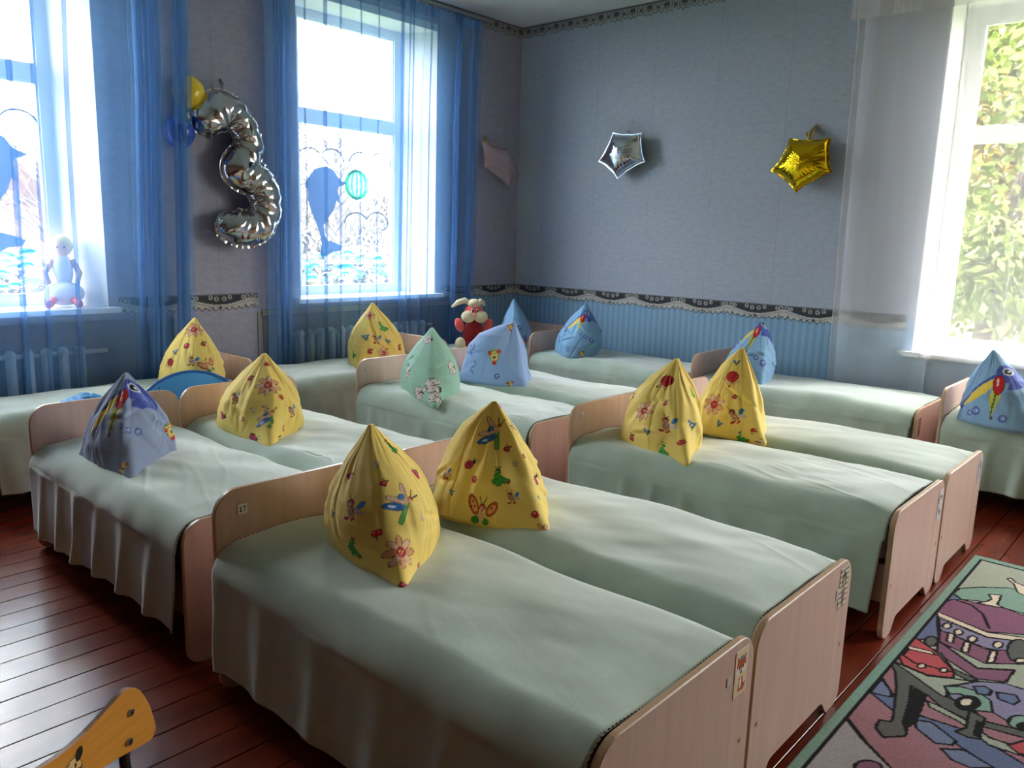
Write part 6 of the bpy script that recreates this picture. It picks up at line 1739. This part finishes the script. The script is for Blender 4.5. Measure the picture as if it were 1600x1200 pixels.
leafy_tree('leafy_tree', 'tall golden tree behind the crooked tree outside', (-3.0, 19.2, -1.0), 8.0, 2.7, 28000, M['leaf2'], 11, .10)
leafy_tree('leafy_tree', 'broad light green tree at the far left outside the back wall window', (-9.5, 16.5, -1.0), 7.5, 3.0, 26000, M['leaf'], 15, .11)

def bare_tree(label, loc, h, seed, nl=0):
    root = empty('bare_tree', loc); tag(root, label, 'tree', 'bare trees beyond the left wall windows')
    rr = random.Random(seed)
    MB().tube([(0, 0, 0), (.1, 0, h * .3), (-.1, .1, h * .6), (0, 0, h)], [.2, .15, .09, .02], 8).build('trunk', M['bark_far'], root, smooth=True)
    q = MB()
    for k in range(60):
        z = rr.uniform(.25, .95) * h; a = rr.uniform(0, 2 * PI); l = (h - z) * .5 + .5
        d = Vector((math.cos(a), math.sin(a), rr.uniform(.4, 1.3))).normalized()
        p = Vector((0, 0, z)); p1 = p + d * l
        q.tube([p, p + d * l * .5 + Vector((0, 0, .1)), p1], [.03, .02, .006], 4)
        for _ in range(7):
            s = p.lerp(p1, rr.uniform(.3, 1)); e = s + Vector((rr.uniform(-.6, .6), rr.uniform(-.6, .6), rr.uniform(.1, .7)))
            q.tube([s, e], [.010, .004], 3)
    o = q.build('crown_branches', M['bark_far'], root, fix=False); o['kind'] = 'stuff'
for i, (y, x, h) in enumerate([(8.5, -15, 5.4), (12.2, -17, 4.6), (10.4, -22, 6.5), (3.5, -18, 4.4), (15.5, -24, 7.0), (6.6, -20, 5.0)]):
    bare_tree(['bare twiggy tree seen through the dolphin window, left', 'bare twiggy tree seen through the dolphin window, behind the painted ball', 'tall bare tree behind the others in the dolphin window',
               'low bare tree beside the pink house', 'far bare tree at the right of the dolphin window', 'bare tree between the pink house and the other trees'][i], (x, y, -1.0), h, 20 + i)
hs = empty('pink_house', (-26, 2.2, -1.0)); tag(hs, 'pink rendered house with brown roof outside the leftmost window', 'house')
MB().box(-3, 3, -5, 5, 0, 2.9).build('wall', M['pink_wall'], hs)
MB().prism([(-5.4, 2.9), (5.4, 2.9), (4.2, 4.0), (-4.2, 4.0)], 'x', -3.3, 3.3).build('roof', M['roof'], hs)
for k in range(4):
    w = MB().box(3.0, 3.05, -4.2 + k * 2.3, -3.2 + k * 2.3, .9, 2.2).build('window', M['pvc'], hs)
fe = empty('hedge', (-14, 9, -1.0)); tag(fe, 'pale low hedge across the view of the dolphin window', 'hedge')
R0 = np.random.RandomState(4); nl = 9000
c = np.stack([R0.uniform(-.6, .6, nl), R0.uniform(-9, 9, nl), R0.uniform(0, 1.75, nl)], 1)
t = R0.normal(0, 1, (nl, 3)); t /= np.linalg.norm(t, axis=1, keepdims=True); b = np.cross(t, R0.normal(0, 1, (nl, 3))); b /= np.linalg.norm(b, axis=1, keepdims=True)
V = np.stack([c - t * .1, c + b * .07, c + t * .1, c - b * .07], 1).reshape(-1, 3)
o = fast_mesh('foliage', V, np.arange(nl * 4).reshape(-1, 4), mat('pale_hedge_leaves', (116, 110, 96), .8), parent=fe, smooth=False); o['kind'] = 'stuff'

th = empty('far_thicket', (-34, 20, -1.0)); tag(th, 'hazy beige thicket of bare shrubs far beyond the dolphin window', 'shrubs')
R0 = np.random.RandomState(9); nl = 60000
zz_ = R0.uniform(0, 1, nl) ** .8
c = np.stack([R0.uniform(-2, 2, nl), R0.uniform(-16, 16, nl), zz_ * 5.0], 1)
c[:, 2] *= .75 + .25 * np.sin(c[:, 1] * .9) * np.cos(c[:, 1] * .37)
t = R0.normal(0, 1, (nl, 3)); t[:, 2] = np.abs(t[:, 2]) + .6; t /= np.linalg.norm(t, axis=1, keepdims=True); b = np.cross(t, R0.normal(0, 1, (nl, 3))); b /= np.linalg.norm(b, axis=1, keepdims=True)
V = np.stack([c - t * .4, c + b * .10, c + t * .4, c - b * .10], 1).reshape(-1, 3)
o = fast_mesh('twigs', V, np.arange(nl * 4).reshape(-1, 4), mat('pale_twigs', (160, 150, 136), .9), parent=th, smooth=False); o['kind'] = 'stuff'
